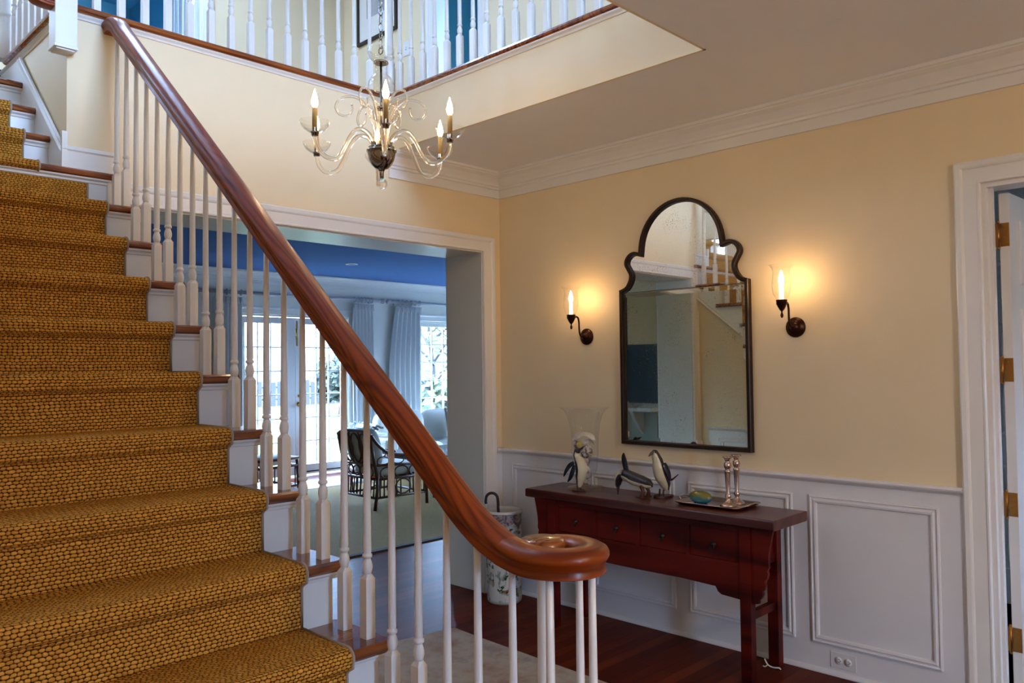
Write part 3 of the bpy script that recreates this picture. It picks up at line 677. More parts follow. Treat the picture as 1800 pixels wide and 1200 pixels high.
# stairwell side balusters
gs_ = empty('stairwell_balustrade', 'short white balustrade beside the upper stair flight, far left', 'railing', (-2.57, .1, G))
for i in range(7):
    o = b0.copy(); COL.objects.link(o); o.parent = gs_; o.location = (.0, .03+.1*i, .004)
o = build('newel_post', post(0, 0), M['white'], gs_); o.location = (-.005, .78, .004)
build('handrail', MB().sweep(rp_, [(0, -.1, .87), (0, .8, .87)], (-1, 0, 0)), M['oak'], gs_)
sn = empty('landing_newel', 'white square newel post at the top landing, far left', 'newel post', (-2.66, .98, G-.25))
build('post', MB().box(-.045, .045, -.045, .045, 0, 1.25), M['white'], sn, bevel=.002); build('cap', MB().box(-.055, .055, -.055, .055, 1.25, 1.28), M['white'], sn)
# ------------------------------------------------------------------ console table
TZ = .73; TA, TB = -2.035, -.570
tb = empty('console_table', 'dark red lacquered altar console table with four drawers against the wainscot', 'table', (-.22, -1.30, 0))
tp = [(-.387, TZ-.006), (-.382, TZ), (-.060, TZ), (-.055, TZ-.006), (-.055, TZ-.040), (-.060, TZ-.046), (-.380, TZ-.046), (-.387, TZ-.040)]
part('table_top', MB().prism(tp, lambda a, b, d: (a, d, b), TA, TB), M['tabletop'], tb, bevel=.003)
FX = -.372; BX = -.078; LW = .052
for yc in (-1.888, -.745):
    part('leg', MB().box(FX, FX+.045, yc-LW/2, yc+LW/2, 0, TZ-.046), M['table'], tb, bevel=.002)
    part('leg', MB().box(BX-.04, BX+.005, yc-LW/2, yc+LW/2, 0, TZ-.046), M['table'], tb, bevel=.002)
    part('side_stretcher', MB().box(FX+.045, BX-.04, yc-.014, yc+.014, .270, .305), M['table'], tb)
    part('side_stretcher', MB().box(FX+.045, BX-.04, yc-.014, yc+.014, .49, .53), M['table'], tb)
    part('side_panel', MB().box(FX+.045, BX-.04, yc-.008, yc+.008, .53, TZ-.046), M['table'], tb)
yL, yR = -.745-LW/2, -1.888+LW/2
c = MB(); c.box(FX+.006, FX+.022, yR, yL, TZ-.072, TZ-.046).box(FX+.006, FX+.022, yR, yL, .500, .520)
ds = [(-.792, -1.030), (-1.050, -1.303), (-1.323, -1.585), (-1.605, -1.855)]
for a, b in ((-.771, -.792), (-1.030, -1.050), (-1.303, -1.323), (-1.585, -1.605), (-1.855, -1.862)): c.box(FX+.006, FX+.022, b, a, .520, TZ-.072)
c.box(FX+.03, BX-.02, yR, yL, .500, .512).box(BX-.02, BX-.01, yR, yL, .5, TZ-.046)
part('drawer_frame', c, M['table'], tb)
for a, b in ds:
    d = part('drawer', MB().box(FX+.012, BX-.03, b+.002, a-.002, .522, TZ-.074), M['table'], tb)
    ym = (a+b)/2; q = MB().lathe([(.013, 0), (.013, .003), (.008, .006), (.006, .012), (0, .014)], (FX+.012, ym, .585), 16, (-1, 0, 0))
    q.tube([(FX-.004, ym+.011*sin(t), .574+.013*cos(t)) for t in [2*pi*k/18 for k in range(18)]], .0026, 6, closed=True)
    hd = build('ring_pull', q, M['ringpull'], d)
# apron with stepped lower edge
ap = [(yL, .500), (yR, .500), (yR, .360), (yR+.095, .366), (yR+.112, .376), (yR+.125, .398), (yR+.3, .404), (-1.3, .402), (yL-.3, .404), (yL-.125, .398), (yL-.112, .376), (yL-.095, .366), (yL, .360)]
part('apron', MB().prism(ap, lambda a, b, d: (d, a, b), FX+.008, FX+.024), M['table'], tb)
# carved spandrels under both overhangs
def spandrel(s_, y0):
    pr = [(0, TZ-.046), (.105, TZ-.046), (.100, .665), (.090, .62), (.082, .58), (.080, .545), (.082, .52), (.074, .505), (.078, .49), (.072, .468), (.062, .458), (.066, .44), (.060, .42), (.050, .412), (.052, .395), (.044, .380), (.034, .372), (.032, .356), (0, .350)]
    return MB().prism([(y0+s_*a, b) for a, b in pr], lambda a, b, d: (d, a, b), FX+.012, FX+.030)
part('carved_spandrel', spandrel(-1, -1.888-LW/2), M['table'], tb); part('carved_spandrel', spandrel(1, -.745+LW/2), M['table'], tb)
part('cord_tag', MB().tube(sp([(-.124, -1.845, .035), (-.126, -1.862, .012), (-.126, -1.888, .006), (-.124, -1.915, .010), (-.115, -1.919, .002)], 6), .0035, 6).tube(sp([(-.126, -1.862, .012), (-.132, -1.85, .002), (-.128, -1.84, .002)], 4), .003, 6), simple('white_string', (.75, .72, .66), .8), tb)['label'] = 'frayed white string round the rear leg'
# ------------------------------------------------------------------ mirror
MC = -1.3615; oc = [(-.391, .973), (-.391, 1.822)]
half = [(.391, 1.822), (.352, 1.836), (.328, 1.868), (.322, 1.900), (.338, 1.930), (.353, 1.960), (.347, 1.992), (.322, 2.018), (.290, 2.027), (.258, 2.020)]
arch = [(.256*cos(t), 2.022+.258*sin(t)) for t in [pi*k/28 for k in range(1, 28)]]
half = [(a+.0, b) for a, b in half]
R = [tuple(v)[:2] for v in sp([(a, b, 0) for a, b in half], 4)]
outl = [(.391, .973)]+R+arch+[(-a, b) for a, b in R[::-1]]+[(-.391, .973)]
def offset(poly, d):
    n = len(poly); out = []
    for i in range(n):
        p0, p1, p2 = Vector(poly[i-1]), Vector(poly[i]), Vector(poly[(i+1) % n])
        e1 = (p1-p0).normalized(); e2 = (p2-p1).normalized(); n1 = Vector((-e1.y, e1.x)); n2 = Vector((-e2.y, e2.x)); b_ = n1+n2
        k = d/max(.35, (1+n1.dot(n2))); out.append((p1.x+b_.x*k, p1.y+b_.y*k))
    return out
inn = offset(outl, .021)
mir = empty('wall_mirror', 'tall arched bronze framed mirror with antiqued glass on the right wall', 'mirror', (0, MC, 1.6))
mb = MB(); n = len(outl)
lay = [(outl, -.002), (outl, -.030), (offset(outl, .004), -.034), (offset(outl, .016), -.034), (inn, -.030), (inn, -.010)]
vs = [(x, MC-a, b) for pl, x in lay for a, b in pl]
mb.add(vs, [(l*n+i, l*n+(i+1) % n, (l+1)*n+(i+1) % n, (l+1)*n+i) for l in range(len(lay)-1) for i in range(n)])
part('mirror_frame', mb, M['frame'], mir)
def mirror_mat(nm, c0, lo=.52):
    t = NT(nm); sxyz = t.n('ShaderNodeSeparateXYZ'); t.t.links.new(t.co('Object'), sxyz.inputs[0])
    big = t.noise(t.co(), 5, 3, .6); sp1 = t.noise(t.co(), 150, 2, .6); sp2 = t.noise(t.co(), 420, 2, .5)
    msk = t.ramp(big, [(lo, (0, 0, 0, 1)), (lo+.14, (1, 1, 1, 1))])
    f = t.math('MULTIPLY', t.ramp(sp1, [(.60, (0, 0, 0, 1)), (.66, (1, 1, 1, 1))]), msk)
    f2 = t.math('MULTIPLY', t.ramp(sp2, [(.56, (0, 0, 0, 1)), (.64, (1, 1, 1, 1))]), .42)
    f = t.math('MAXIMUM', f, f2)
    t.P(Base_Color=t.mix(f, c0, (.26, .20, .11, 1)), Metallic=1.0, Roughness=t.math('ADD', .012, t.math('MULTIPLY', f, .3))); return t.m
M['mirror'] = mirror_mat('antiqued_upper_mirror_glass', (.86, .86, .84, 1)); M['mirror2'] = mirror_mat('antiqued_lower_mirror_glass', (.62, .58, .44, 1), .5)
SPZ = 1.800
up_ = [p for p in inn if p[1] > SPZ+.03]; i0 = [p for p in inn if p[1] > SPZ-.001]
ug = [(.369, SPZ+.002)]+i0+[(-.369, SPZ+.002)]
gx = -.014
part('upper_glass', MB().prism([(MC-a, b) for a, b in ug], lambda a, b, d: (d, a, b), gx, gx+.004), M['mirror'], mir)
# lower bevelled sheet
a0, a1, b0_, b1_ = -.370, .370, .993, SPZ-.002; bv = .022
vs = [(gx, MC-a, b) for a, b in ((a0, b0_), (a1, b0_), (a1, b1_), (a0, b1_))]+[(gx-.0008, MC-a, b) for a, b in ((a0+bv, b0_+bv), (a1-bv, b0_+bv), (a1-bv, b1_-bv), (a0+bv, b1_-bv))]
o = part('lower_glass', MB().add(vs, [(4, 5, 6, 7), (0, 1, 5, 4), (1, 2, 6, 5), (2, 3, 7, 6), (3, 0, 4, 7)]), M['mirror2'], mir)
# ------------------------------------------------------------------ wall sconces
def sconce(y, label):
    s_ = empty('wall_sconce', label, 'wall light', (0, y, 1.574), 0, None)
    zc = 1.574; X0 = -.140
    part('backplate', MB().lathe([(.0475, 0), (.0475, .006), (.044, .010), (.036, .012), (.034, .018), (.028, .021), (.020, .022), (.016, .030), (.009, .034), (0, .035)], (0, y, zc), 32, (-1, 0, 0)), M['bronze'], s_)
    part('arm', MB().tube(sp([(-.012, y+.000, zc), (-.045, y, zc-.002), (-.064, y, zc+.012), (-.070, y, zc+.045), (-.072, y, zc+.085), (-.082, y, zc+.108), (-.105, y, zc+.112), (X0+.014, y, zc+.104)], 6), .0052, 10), M['bronze'], s_)
    part('cup', MB().lathe([(0, 1.612), (.005, 1.616), (.0075, 1.626), (.004, 1.636), (.003, 1.642), (.010, 1.650), (.018, 1.664), (.020, 1.668), (.0205, 1.672), (.024, 1.674), (.0245, 1.692), (.026, 1.696), (.022, 1.697), (0, 1.694)], (X0, y, 0), 24), M['bronze'], s_)
    part('candle_sleeve', MB().lathe([(.0105, 1.694), (.0105, 1.765), (.006, 1.767), (0, 1.767)], (X0, y, 0), 16), M['litsleeve'], s_)
    part('bulb', MB().lathe([(0, 1.764), (.007, 1.767), (.0125, 1.780), (.0125, 1.792), (.008, 1.812), (.003, 1.828), (0, 1.833)], (X0, y, 0), 14), M['bulb2'], s_)
    part('hurricane_shade', MB().lathe([(.021, 1.697), (.026, 1.704), (.036, 1.720), (.0415, 1.742), (.0425, 1.765), (.041, 1.79), (.038, 1.812), (.037, 1.826), (.041, 1.841), (.050, 1.852), (.058, 1.857)], (X0, y, 0), 40, cap=False), M['glass'], s_)
sconce(-.713, 'bronze candle sconce with clear hurricane glass, left of the mirror')
sconce(-1.976, 'bronze candle sconce with clear hurricane glass, right of the mirror')
# ------------------------------------------------------------------ chandelier
CX, CY, CZ = -1.71, -1.06, 2.292       # CZ = level of drip pans
ch = empty('chandelier', 'clear blown glass chandelier with six candle arms hanging in the stair hall', 'chandelier', (CX, CY, CZ))
def cp(name, mb, mat, par=None): return build(name, mb, mat, par or ch)
M['lglass'] = thin_glass('clear_blown_glass_bowl', (.96, .93, .88), 1.0, .55)
cp('bowl', MB().lathe([(0, -.098), (.012, -.098), (.013, -.092), (.026, -.087), (.040, -.074), (.050, -.055), (.055, -.034), (.056, -.022), (.060, -.020), (.060, -.014), (.054, -.012), (.054, -.004), (.0, -.004)], n=36), M['nickel'])
cp('finial', MB().lathe([(.010, -.098), (.010, -.104), (.007, -.110), (.0085, -.114), (.006, -.130)], n=16), M['nickel'])
cp('finial_ball', MB().ball((0, 0, -.150), .0225, 20), M['crystal'])
cp('finial_stem', MB().lathe([(.009, -.105), (.009, -.128)], n=14, cap=False), M['crystal'])
cp('centre_column', MB().lathe([(.026, -.004), (.020, .05), (.015, .10), (.0135, .15), (.022, .165), (.020, .175), (.030, .185), (.045, .205), (.053, .232), (.052, .258), (.040, .280), (.026, .292), (.0235, .305), (.0235, .330), (.028, .342)], n=32, cap=False), M['lglass'])
cp('centre_rod', MB().lathe([(.005, -.004), (.005, .345)], n=10), M['nickel'])
cp('top_cup', MB().lathe([(.024, .340), (.030, .345), (.044, .358), (.052, .376), (.055, .394), (.0535, .396)], n=32, cap=False), M['lglass'])
cp('column_ring', MB().lathe([(.026, .336), (.030, .338), (.030, .344), (.026, .346)], n=24).lathe([(.020, .150), (.024, .152), (.024, .158), (.020, .160)], n=24), M['nickel'])
frontdir = math.atan2(CAM.y-CY, CAM.x-CX)
armp = sp([(.036, .0), (.042, .020), (.060, .042), (.088, .053), (.118, .045), (.145, .012), (.168, -.034), (.195, -.074), (.228, -.086), (.262, -.076), (.286, -.048), (.296, -.010)], 5)
def arm_mesh():
    P_ = [(p[0], 0, p[1]) for p in armp]
    return MB().tube(P_, .0088, 12, ref=(0, 1, 0))
pan = MB().lathe([(.012, .004), (.026, .006), (.042, .016), (.052, .030), (.057, .044), (.0565, .0455)], n=32, cap=False)
cupm = MB().lathe([(.0105, -.012), (.013, -.010), (.0135, -.002), (.016, .0), (.016, .004), (.010, .006), (.010, .020), (0, .020)], n=18)
slv = MB().lathe([(.0098, .016), (.0098, .094), (.006, .097), (0, .097)], n=16)
blb = MB().lathe([(0, .094), (.006, .097), (.0115, .108), (.0125, .120), (.009, .138), (.004, .155), (.0015, .165), (0, .168)], n=14)
arm0 = cp('arm', arm_mesh(), M['crystal'])
kids = [cp('drip_pan', pan, M['lglass'], arm0), cp('candle_cup', cupm, M['nickel'], arm0), cp('candle_sleeve', slv, M['candle'], arm0), cp('bulb', blb, M['bulb'], arm0), cp('arm_socket', MB().lathe([(.011, -.004), (.011, .014)], (-.2595, 0, 0), 14, cap=False), M['nickel'], arm0)]
for q in kids: q.location = (.296, 0, 0)
for k in range(6):
    az = frontdir+R_(3.2)+k*pi/3
    if k == 0: a = arm0
    else:
        a = arm0.copy(); COL.objects.link(a); a.parent = ch
        for q in kids: c_ = q.copy(); COL.objects.link(c_); c_.parent = a
    a.rotation_euler = (0, 0, az)
scr = sp([(.018, .004), (.026, .06), (.040, .118), (.062, .165), (.095, .192), (.130, .196), (.162, .184), (.179, .158), (.172, .130), (.148, .117), (.124, .124), (.113, .146), (.116, .162)], 5)
sc0 = cp('scroll', MB().tube([(p[0], 0, p[1]) for p in scr], [.0062-.0028*i/len(scr) for i in range(len(scr))], 10, ref=(0, 1, 0)).ball((.116, 0, .163), .0045, 8), M['crystal'])
for k in range(6):
    a = sc0 if k == 0 else sc0.copy()
    if k: COL.objects.link(a); a.parent = ch
    a.rotation_euler = (0, 0, frontdir+R_(33.2)+k*pi/3)
chain = MB(); z = .372
chain.tube([(0, .014*cos(t), z+.020+.016*sin(t)) for t in [2*pi*k/16 for k in range(16)]], .0028, 8, closed=True)
z += .046; k = 0
while z < 3.15:
    ax = (1, 0) if k % 2 == 0 else (0, 1)
    chain.tube([(ax[0]*.0095*cos(t), ax[1]*.0095*cos(t), z+.019*sin(t)) for t in [2*pi*j/14 for j in range(14)]], .0022, 6, closed=True); z += .0335; k += 1
cp('chain', chain, M['nickel'])
cp('ceiling_canopy', MB().lathe([(.07, 3.208), (.07, 3.198), (.05, 3.18), (.012, 3.165), (.008, 3.15)], n=24), M['nickel'])
# ------------------------------------------------------------------ things on the console
def black_white_mat(name, axis_dir, belly=(.72, .68, .50), back=(.012, .013, .02)):
    t = NT(name); return t
def body_mat():
    t = NT('painted_penguin'); at = t.n('ShaderNodeUVMap'); sx = t.n('ShaderNodeSeparateXYZ'); t.t.links.new(at.outputs[0], sx.inputs[0])
    v = sx.outputs[1]; u = sx.outputs[0]
    d = t.math('ABSOLUTE', t.math('SUBTRACT', v, .5))            # 0 = belly line
    d = t.math('ADD', d, t.math('MULTIPLY', t.math('SUBTRACT', t.noise(t.co('UV', (3, 3, 1)), 3, 2), .5), .04))
    msk = t.math('LESS_THAN', d, .23)
    head = t.math('GREATER_THAN', u, .265)
    msk = t.math('MULTIPLY', msk, t.math('SUBTRACT', 1, head))
    c = t.mix(msk, (.012, .013, .022, 1), (.66, .60, .42, 1)); t.P(Base_Color=c, Roughness=.28, Coat_Weight=.4); return t.m
M['penguin'] = body_mat(); M['pblack'] = simple('glossy_blue_black_paint', (.010, .012, .024), .25); M['pbeak'] = simple('dark_beak', (.06, .035, .03), .35)
M['pfoot'] = simple('dark_brown_wood_base', (.06, .012, .006), .4); M['pwhite'] = simple('cream_paint', (.66, .62, .48), .35)
def penguin(loc, rz, label, spine, rad, wings, beak, feet=True, tail=None, H_=.3, name='penguin_figurine'):
    root = empty(name, label, 'figurine', loc, rz)
    pts = sp(spine, 5); n0 = len(rad)
    rr = []
    for i in range(len(pts)):
        t = i/(len(pts)-1)*(n0-1); a = int(min(t, n0-2)); f = t-a; f = f*f*(3-2*f); rr.append(rad[a]*(1-f)+rad[a+1]*f)
    mb = MB().tube(pts, rr, 20, ref=(-1, 0, 0), uv=True)
    o = build('body', mb, M['penguin'], root)
    for wv, wr in wings:
        wp = sp(wv, 5); r2 = [wr*max(.12, sin(pi*min(1, .18+.82*i/(len(wp)-1)))**.7) for i in range(len(wp))]
        build('wing', MB().tube(wp, r2, 12, ref=(0, 1, 0), sq=(.35, 1)), M['pblack'], root)
    bp = sp(beak, 4); build('beak', MB().tube(bp, [.0105-.008*i/(len(bp)-1) for i in range(len(bp))], 10), M['pbeak'], root)
    if tail: tp_ = sp(tail, 4); build('tail', MB().tube(tp_, [.012-.008*i/(len(tp_)-1) for i in range(len(tp_))], 8, sq=(1, .5)), M['pblack'], root)
    if feet:
        for s_ in (-1, 1):
            build('foot', MB().tube([(0.0, s_*.016, .040), (.004, s_*.016, .008)], .005, 8).tube([(.0, s_*.016, .010), (.03, s_*.022, .010)], [.008, .005], 8, sq=(1.3, .5)), M['pbeak'], root)
    return root
def base_disc(root, rx, ry, x=0, y=0):
    n = 24; rn = random.Random(3); P_ = [(x+rx*cos(2*pi*k/n)*(1+.08*rn.random()), y+ry*sin(2*pi*k/n)*(1+.08*rn.random())) for k in range(n)]
    build('wooden_base', MB().prism(P_, lambda a, b, d: (a, b, d), .0, .009), M['pfoot'], root)
TZ0 = TZ+.0005
# local x = belly direction ; uv v=.5 is the belly when ref = -x
lookdir = math.atan2(-.70, -.05)     # towards -Y side (right in the photo)
p1 = penguin((-.28, -.868, TZ0), lookdir, 'black and cream penguin figurine standing in front of the glass vase',
    [(.004, 0, .030), (.010, 0, .060), (.022, 0, .110), (.030, 0, .160), (.014, 0, .205), (-.012, 0, .235), (-.018, 0, .262), (-.004, 0, .284), (.012, 0, .290)],
    [.012, .024, .038, .044, .038, .024, .020, .022, .012],
    [([(-.022, -.022, .200), (-.055, -.034, .175), (-.085, -.040, .135), (-.105, -.042, .095)], .017), ([(-.014, .02, .195), (-.04, .034, .15), (-.05, .040, .11)], .017), ([(.0, -.038, .185), (-.010, -.050, .14), (-.030, -.050, .10), (-.065, -.045, .062)], .020)],
    [(.008, 0, .288), (.030, 0, .300), (.052, 0, .312)])
base_disc(p1, .052, .036); p1.scale = (.77, .77, .77)
p2 = penguin((-.16, -1.318, TZ0), math.atan2(.4, -1.07), 'black and cream penguin figurine standing upright, head turned left, right of the bowing one',
    [(-.030, 0, .035), (-.020, 0, .070), (.0, 0, .110), (.014, 0, .150), (.022, 0, .185), (.032, 0, .210), (.040, 0, .226), (.050, 0, .232)],
    [.014, .030, .037, .034, .027, .022, .019, .012],
    [([(.006, .030, .175), (-.012, .038, .13), (-.026, .040, .085)], .017), ([(.006, -.030, .175), (-.012, -.038, .13), (-.026, -.040, .085)], .017)],
    [(.048, 0, .230), (.062, 0, .224), (.076, 0, .212)], tail=[(-.035, 0, .085), (-.065, 0, .085), (-.085, 0, .096), (-.105, 0, .108)])
base_disc(p2, .055, .032, -.01)
p3 = penguin((-.25, -1.20, TZ0), math.atan2(1, .02), 'black and cream penguin figurine bowing to the left with one wing raised',
    [(-.125, 0, .070), (-.095, 0, .078), (-.055, 0, .085), (-.010, 0, .094), (.035, 0, .108), (.068, 0, .108), (.088, 0, .085), (.094, 0, .058), (.093, 0, .044)],
    [.010, .026, .031, .033, .030, .024, .022, .018, .010],
    [([(.030, .0, .115), (.042, .0, .155), (.052, .0, .195), (.052, .0, .222)], .018)],
    [(.093, 0, .048), (.093, 0, .026), (.094, 0, .002)], feet=False)
build('raised_wing_band', MB().tube(sp([(.016, .0, .088), (.012, .0, .112), (.018, .0, .130)], 4), [.034, .032, .016, .016, .012, .01, .008, .006, .005], 14, sq=(.5, 1), ref=(1, 0, 0)), simple('grey_paint', (.30, .29, .27), .4), p3)
for s_ in (-1, 1):
    build('foot', MB().tube(sp([(-.070, s_*.018, .065), (-.085, s_*.024, .035), (-.078, s_*.026, .012)], 3), [.012, .011, .009, .008, .009, .01, .012], 8).tube([(-.09, s_*.026, .008), (-.045, s_*.028, .008)], [.012, .009], 8, sq=(1.5, .5), ref=(0, 1, 0)), M['pfoot'], p3)
# tray
trx, trya, tryb = (-.30, -.085), -1.475, -1.815
tr = empty('serving_tray', 'rectangular silver serving tray with two handles on the console', 'tray', (-.178, -1.645, TZ0))
def rrect(hx, hy, r, n=6):
    out = []
    for cx_, cy_, a0_ in ((hx-r, hy-r, 0), (-(hx-r), hy-r, 90), (-(hx-r), -(hy-r), 180), (hx-r, -(hy-r), 270)):
        for k in range(n+1): a = R_(a0_+90*k/n); out.append((cx_+r*cos(a), cy_+r*sin(a)))
    return out
mb = MB(); rings = [(.095, .145, .010, .004), (.098, .148, .012, .004), (.102, .152, .014, .010), (.116, .168, .018, .014), (.118, .170, .02, .0165), (.120, .172, .02, .0145), (.116, .168, .018, .011), (.100, .15, .012, .0)]
vs = []; N_ = None
for hx, hy, r, z in rings:
    q = rrect(hx, hy, r); N_ = len(q); vs += [(a, b, z) for a, b in q]
mb.add(vs, [(l*N_+i, l*N_+(i+1) % N_, (l+1)*N_+(i+1) % N_, (l+1)*N_+i) for l in range(len(rings)-1) for i in range(N_)], True)
mb.add(vs[:N_], [list(range(N_))]); mb.add(vs[-N_:], [list(range(N_))[::-1]])
build('tray_plate', mb, M['silver'], tr)
for s_ in (-1, 1):
    build('handle', MB().tube(sp([(-.045, s_*.168, .014), (-.040, s_*.182, .020), (-.015, s_*.192, .026), (.015, s_*.192, .026), (.040, s_*.182, .020), (.045, s_*.168, .014)], 5), .0042, 8), M['silver'], tr)
# candlesticks
def candlestick(x, y, label):
    pf = [(.040, 0), (.040, .004), (.034, .010), (.022, .016), (.014, .022), (.010, .030), (.010, .036), (.015, .042), (.016, .050), (.011, .056), (.0095, .062), (.0155, .160), (.017, .164), (.012, .168), (.010, .172), (.016, .180), (.0185, .190), (.017, .200), (.011, .206), (.012, .212), (.016, .222), (.024, .228), (.025, .232), (.014, .232), (.012, .222), (0, .222)]
    o = build('candlestick', MB().lathe(pf, n=16, smooth=True), M['silver'], loc=(x, y, TZ+.0055)); tag(o, label, 'candlestick'); return o
candlestick(-.196, -1.715, 'silver candlestick on the tray, nearer the front and left one of the pair')
candlestick(-.108, -1.712, 'silver candlestick on the tray, rear right one of the pair')
def gourd():
    t = NT('painted_gourd'); sx = t.n('ShaderNodeSeparateXYZ'); t.t.links.new(t.co(), sx.inputs[0])
    f = t.math('ADD', t.math('MULTIPLY', sx.outputs[2], 18), t.math('MULTIPLY', t.noise(t.co(), 12, 3), .9))
    t.P(Base_Color=t.ramp(f, [(.34, (.01, .13, .19)), (.48, (.03, .17, .13)), (.62, (.20, .17, .015)), (.95, (.16, .15, .01))]), Roughness=.22, Coat_Weight=.5); return t.m
gd = MB().tube([(0, y, 0) for y in (-.062, -.058, -.048, -.032, -.012, .012, .034, .050, .059, .063)], [.004, .012, .021, .028, .031, .031, .027, .019, .010, .003], 20)
tag(build('painted_egg', gd, gourd(), loc=(-.205, -1.570, TZ+.0325)), 'glazed blue and olive green egg shaped ornament lying on the silver tray', 'ornament')
# vase with shells
VX, VY = -.17, -.825
va = empty('glass_vase', 'tall clear glass hurricane vase with a wide flared lip, filled with shells', 'vase', (VX, VY, TZ0))
build('vase_wall', MB().lathe([(.020, .052), (.050, .075), (.064, .10), (.071, .15), (.073, .20), (.074, .26), (.078, .31), (.086, .36), (.098, .40), (.116, .430), (.142, .446)], n=48, cap=False), M['glass'], va)
build('vase_foot', MB().lathe([(.100, .0), (.104, .003), (.100, .007), (.060, .010), (.022, .016), (.013, .024), (.012, .032), (.020, .036), (.022, .042), (.014, .048), (.020, .054)], n=40), M['crystal'], va)
def shell_mat(name, c1, c2, sc_=30):
    t = NT(name); t.P(Base_Color=t.ramp(t.noise(t.co(), sc_, 3), [(.40, c1), (.60, c2)]), Roughness=.45); t.bump(t.noise(t.co(), 60, 2), .1, .002); return t.m
M['sh_w'] = shell_mat('white_shell', (.62, .55, .48), (.78, .74, .68)); M['sh_p'] = shell_mat('purple_shell', (.20, .11, .14), (.60, .48, .46)); M['sh_y'] = shell_mat('yellow_shell', (.55, .42, .06), (.62, .55, .25)); M['sh_b'] = shell_mat('striped_shell', (.14, .08, .06), (.72, .68, .64), 55)
def scallop(name, x, y, z, r, mat, label, rot, grp=None):
    mb = MB(); n = 36; rings = 8; vs = []
    for i in range(rings+1):
        f = i/rings
        for k in range(n+1):
            a = pi*(.5+1.15*(k/n-.5)); rr = r*f*(1+.03*cos(k*pi*.75)); vs.append((rr*cos(a), rr*sin(a)-r*.35, r*.42*(1-f**2)+.02*r*cos(k*pi*1.0)*f))
    N1 = n+1
    mb.add(vs, [(i*N1+k, i*N1+k+1, (i+1)*N1+k+1, (i+1)*N1+k) for i in range(rings) for k in range(n)], True)
    o = build(name, mb, mat, loc=(x, y, z)); o.rotation_euler = rot; md = o.modifiers.new('solid', 'SOLIDIFY'); md.thickness = .003
    return tag(o, label, 'shell', grp)
def snail(name, x, y, z, r, mat, label, rot, tall=1.2):
    P_ = []; rr = []
    for k in range(52):
        t = k/51; a = t*2*pi*3; q = r*(.62*(1-t)+.02); P_.append((q*cos(a), q*sin(a), r*tall*(t**.8)*1.1-r*.5)); rr.append(r*(.46*(1-t)+.05))
    o = build(name, MB().tube(P_, rr, 10), mat, loc=(x, y, z)); o.rotation_euler = rot; return tag(o, label, 'shell')
SZ = TZ
scallop('scallop_shell', VX-.010, VY-.002, SZ+.285, .064, M['sh_w'], 'large white scallop shell on top inside the glass vase', (R_(38), 0, R_(-50)))
snail('sea_snail_shell', VX-.030, VY+.034, SZ+.243, .026, M['sh_p'], 'mauve and white spiral shell at the left of the vase', (R_(70), 0, R_(20)))
snail('sea_snail_shell', VX-.044, VY+.002, SZ+.240, .018, M['sh_y'], 'small yellow spiral shell just under the big scallop', (R_(100), 0, R_(-30)))
snail('moon_shell', VX-.028, VY-.034, SZ+.205, .036, M['sh_b'], 'round white shell with dark stripes at the right of the vase', (0, R_(-80), R_(20)), .5)
snail('moon_shell', VX+.022, VY+.008, SZ+.215, .034, M['sh_w'], 'round white shell at the back of the vase', (R_(20), R_(-60), 0), .6)
snail('whelk_shell', VX-.018, VY+.018, SZ+.190, .030, M['sh_w'], 'white whelk shell low in the vase, half hidden by the penguin', (R_(60), R_(30), 0), 1.0)
scallop('scallop_shell', VX-.020, VY-.045, SZ+.262, .030, M['sh_w'], 'small white scallop shell leaning on the right vase wall', (R_(70), 0, R_(120)))
snail('sea_snail_shell', VX+.0, VY-.005, SZ+.150, .034, M['sh_p'], 'mauve spiral shell near the bottom of the vase', (R_(80), 0, R_(70)))
snail('moon_shell', VX+.006, VY-.010, SZ+.106, .030, M['sh_w'], 'pale round shell lying lowest in the vase', (0, R_(60), 0), .5)
# ------------------------------------------------------------------ umbrella stand and cane
def porcelain():
    t = NT('painted_porcelain'); tc = t.n('ShaderNodeTexCoord'); sx = t.n('ShaderNodeSeparateXYZ'); t.t.links.new(tc.outputs['UV'], sx.inputs[0])
    z = sx.outputs[1]; uvv = t.co('UV', (1, 1, 1))
    n1 = t.noise(uvv, 20, 4, .6); n2 = t.noise(t.co('UV', (1, 1, 1), (0, 0, 1)), 34, 3, .6); n3 = t.noise(t.co('UV', (1, .35, 1)), 26, 3, .6)
    base_ = (.60, .62, .56, 1)
    band = t.ramp(t.math('ADD', z, t.math('MULTIPLY', t.math('SUBTRACT', n1, .5), .16)), [(.445, (0, 0, 0, 1)), (.465, (1, 1, 1, 1))])
    bandc = t.ramp(n2, [(.36, (.11, .05, .05)), (.47, (.20, .17, .19)), (.56, (.42, .40, .40)), (.66, (.42, .08, .02))])
    leaf = t.math('MULTIPLY', t.ramp(n1, [(.52, (0, 0, 0, 1)), (.56, (1, 1, 1, 1))]), t.ramp(t.noise(uvv, 7, 1), [(.44, (0, 0, 0, 1)), (.52, (1, 1, 1, 1))]))
    leafc = t.ramp(n2, [(.42, (.015, .035, .02)), (.50, (.03, .12, .03)), (.58, (.16, .18, .03)), (.66, (.50, .05, .03))])
    stem = t.ramp(n3, [(.60, (0, 0, 0, 1)), (.63, (1, 1, 1, 1))])
    c = t.mix(t.math('MULTIPLY', stem, .6), base_, (.06, .09, .07, 1)); c = t.mix(leaf, c, leafc); c = t.mix(band, c, bandc)
    rim = t.math('GREATER_THAN', z, .530); c = t.mix(rim, c, (.62, .60, .54, 1)); foot = t.math('LESS_THAN', z, .018); c = t.mix(foot, c, (.45, .46, .42, 1))
    t.P(Base_Color=c, Roughness=.18, Coat_Weight=.5); return t.m
SX, SY = -.19, -.20
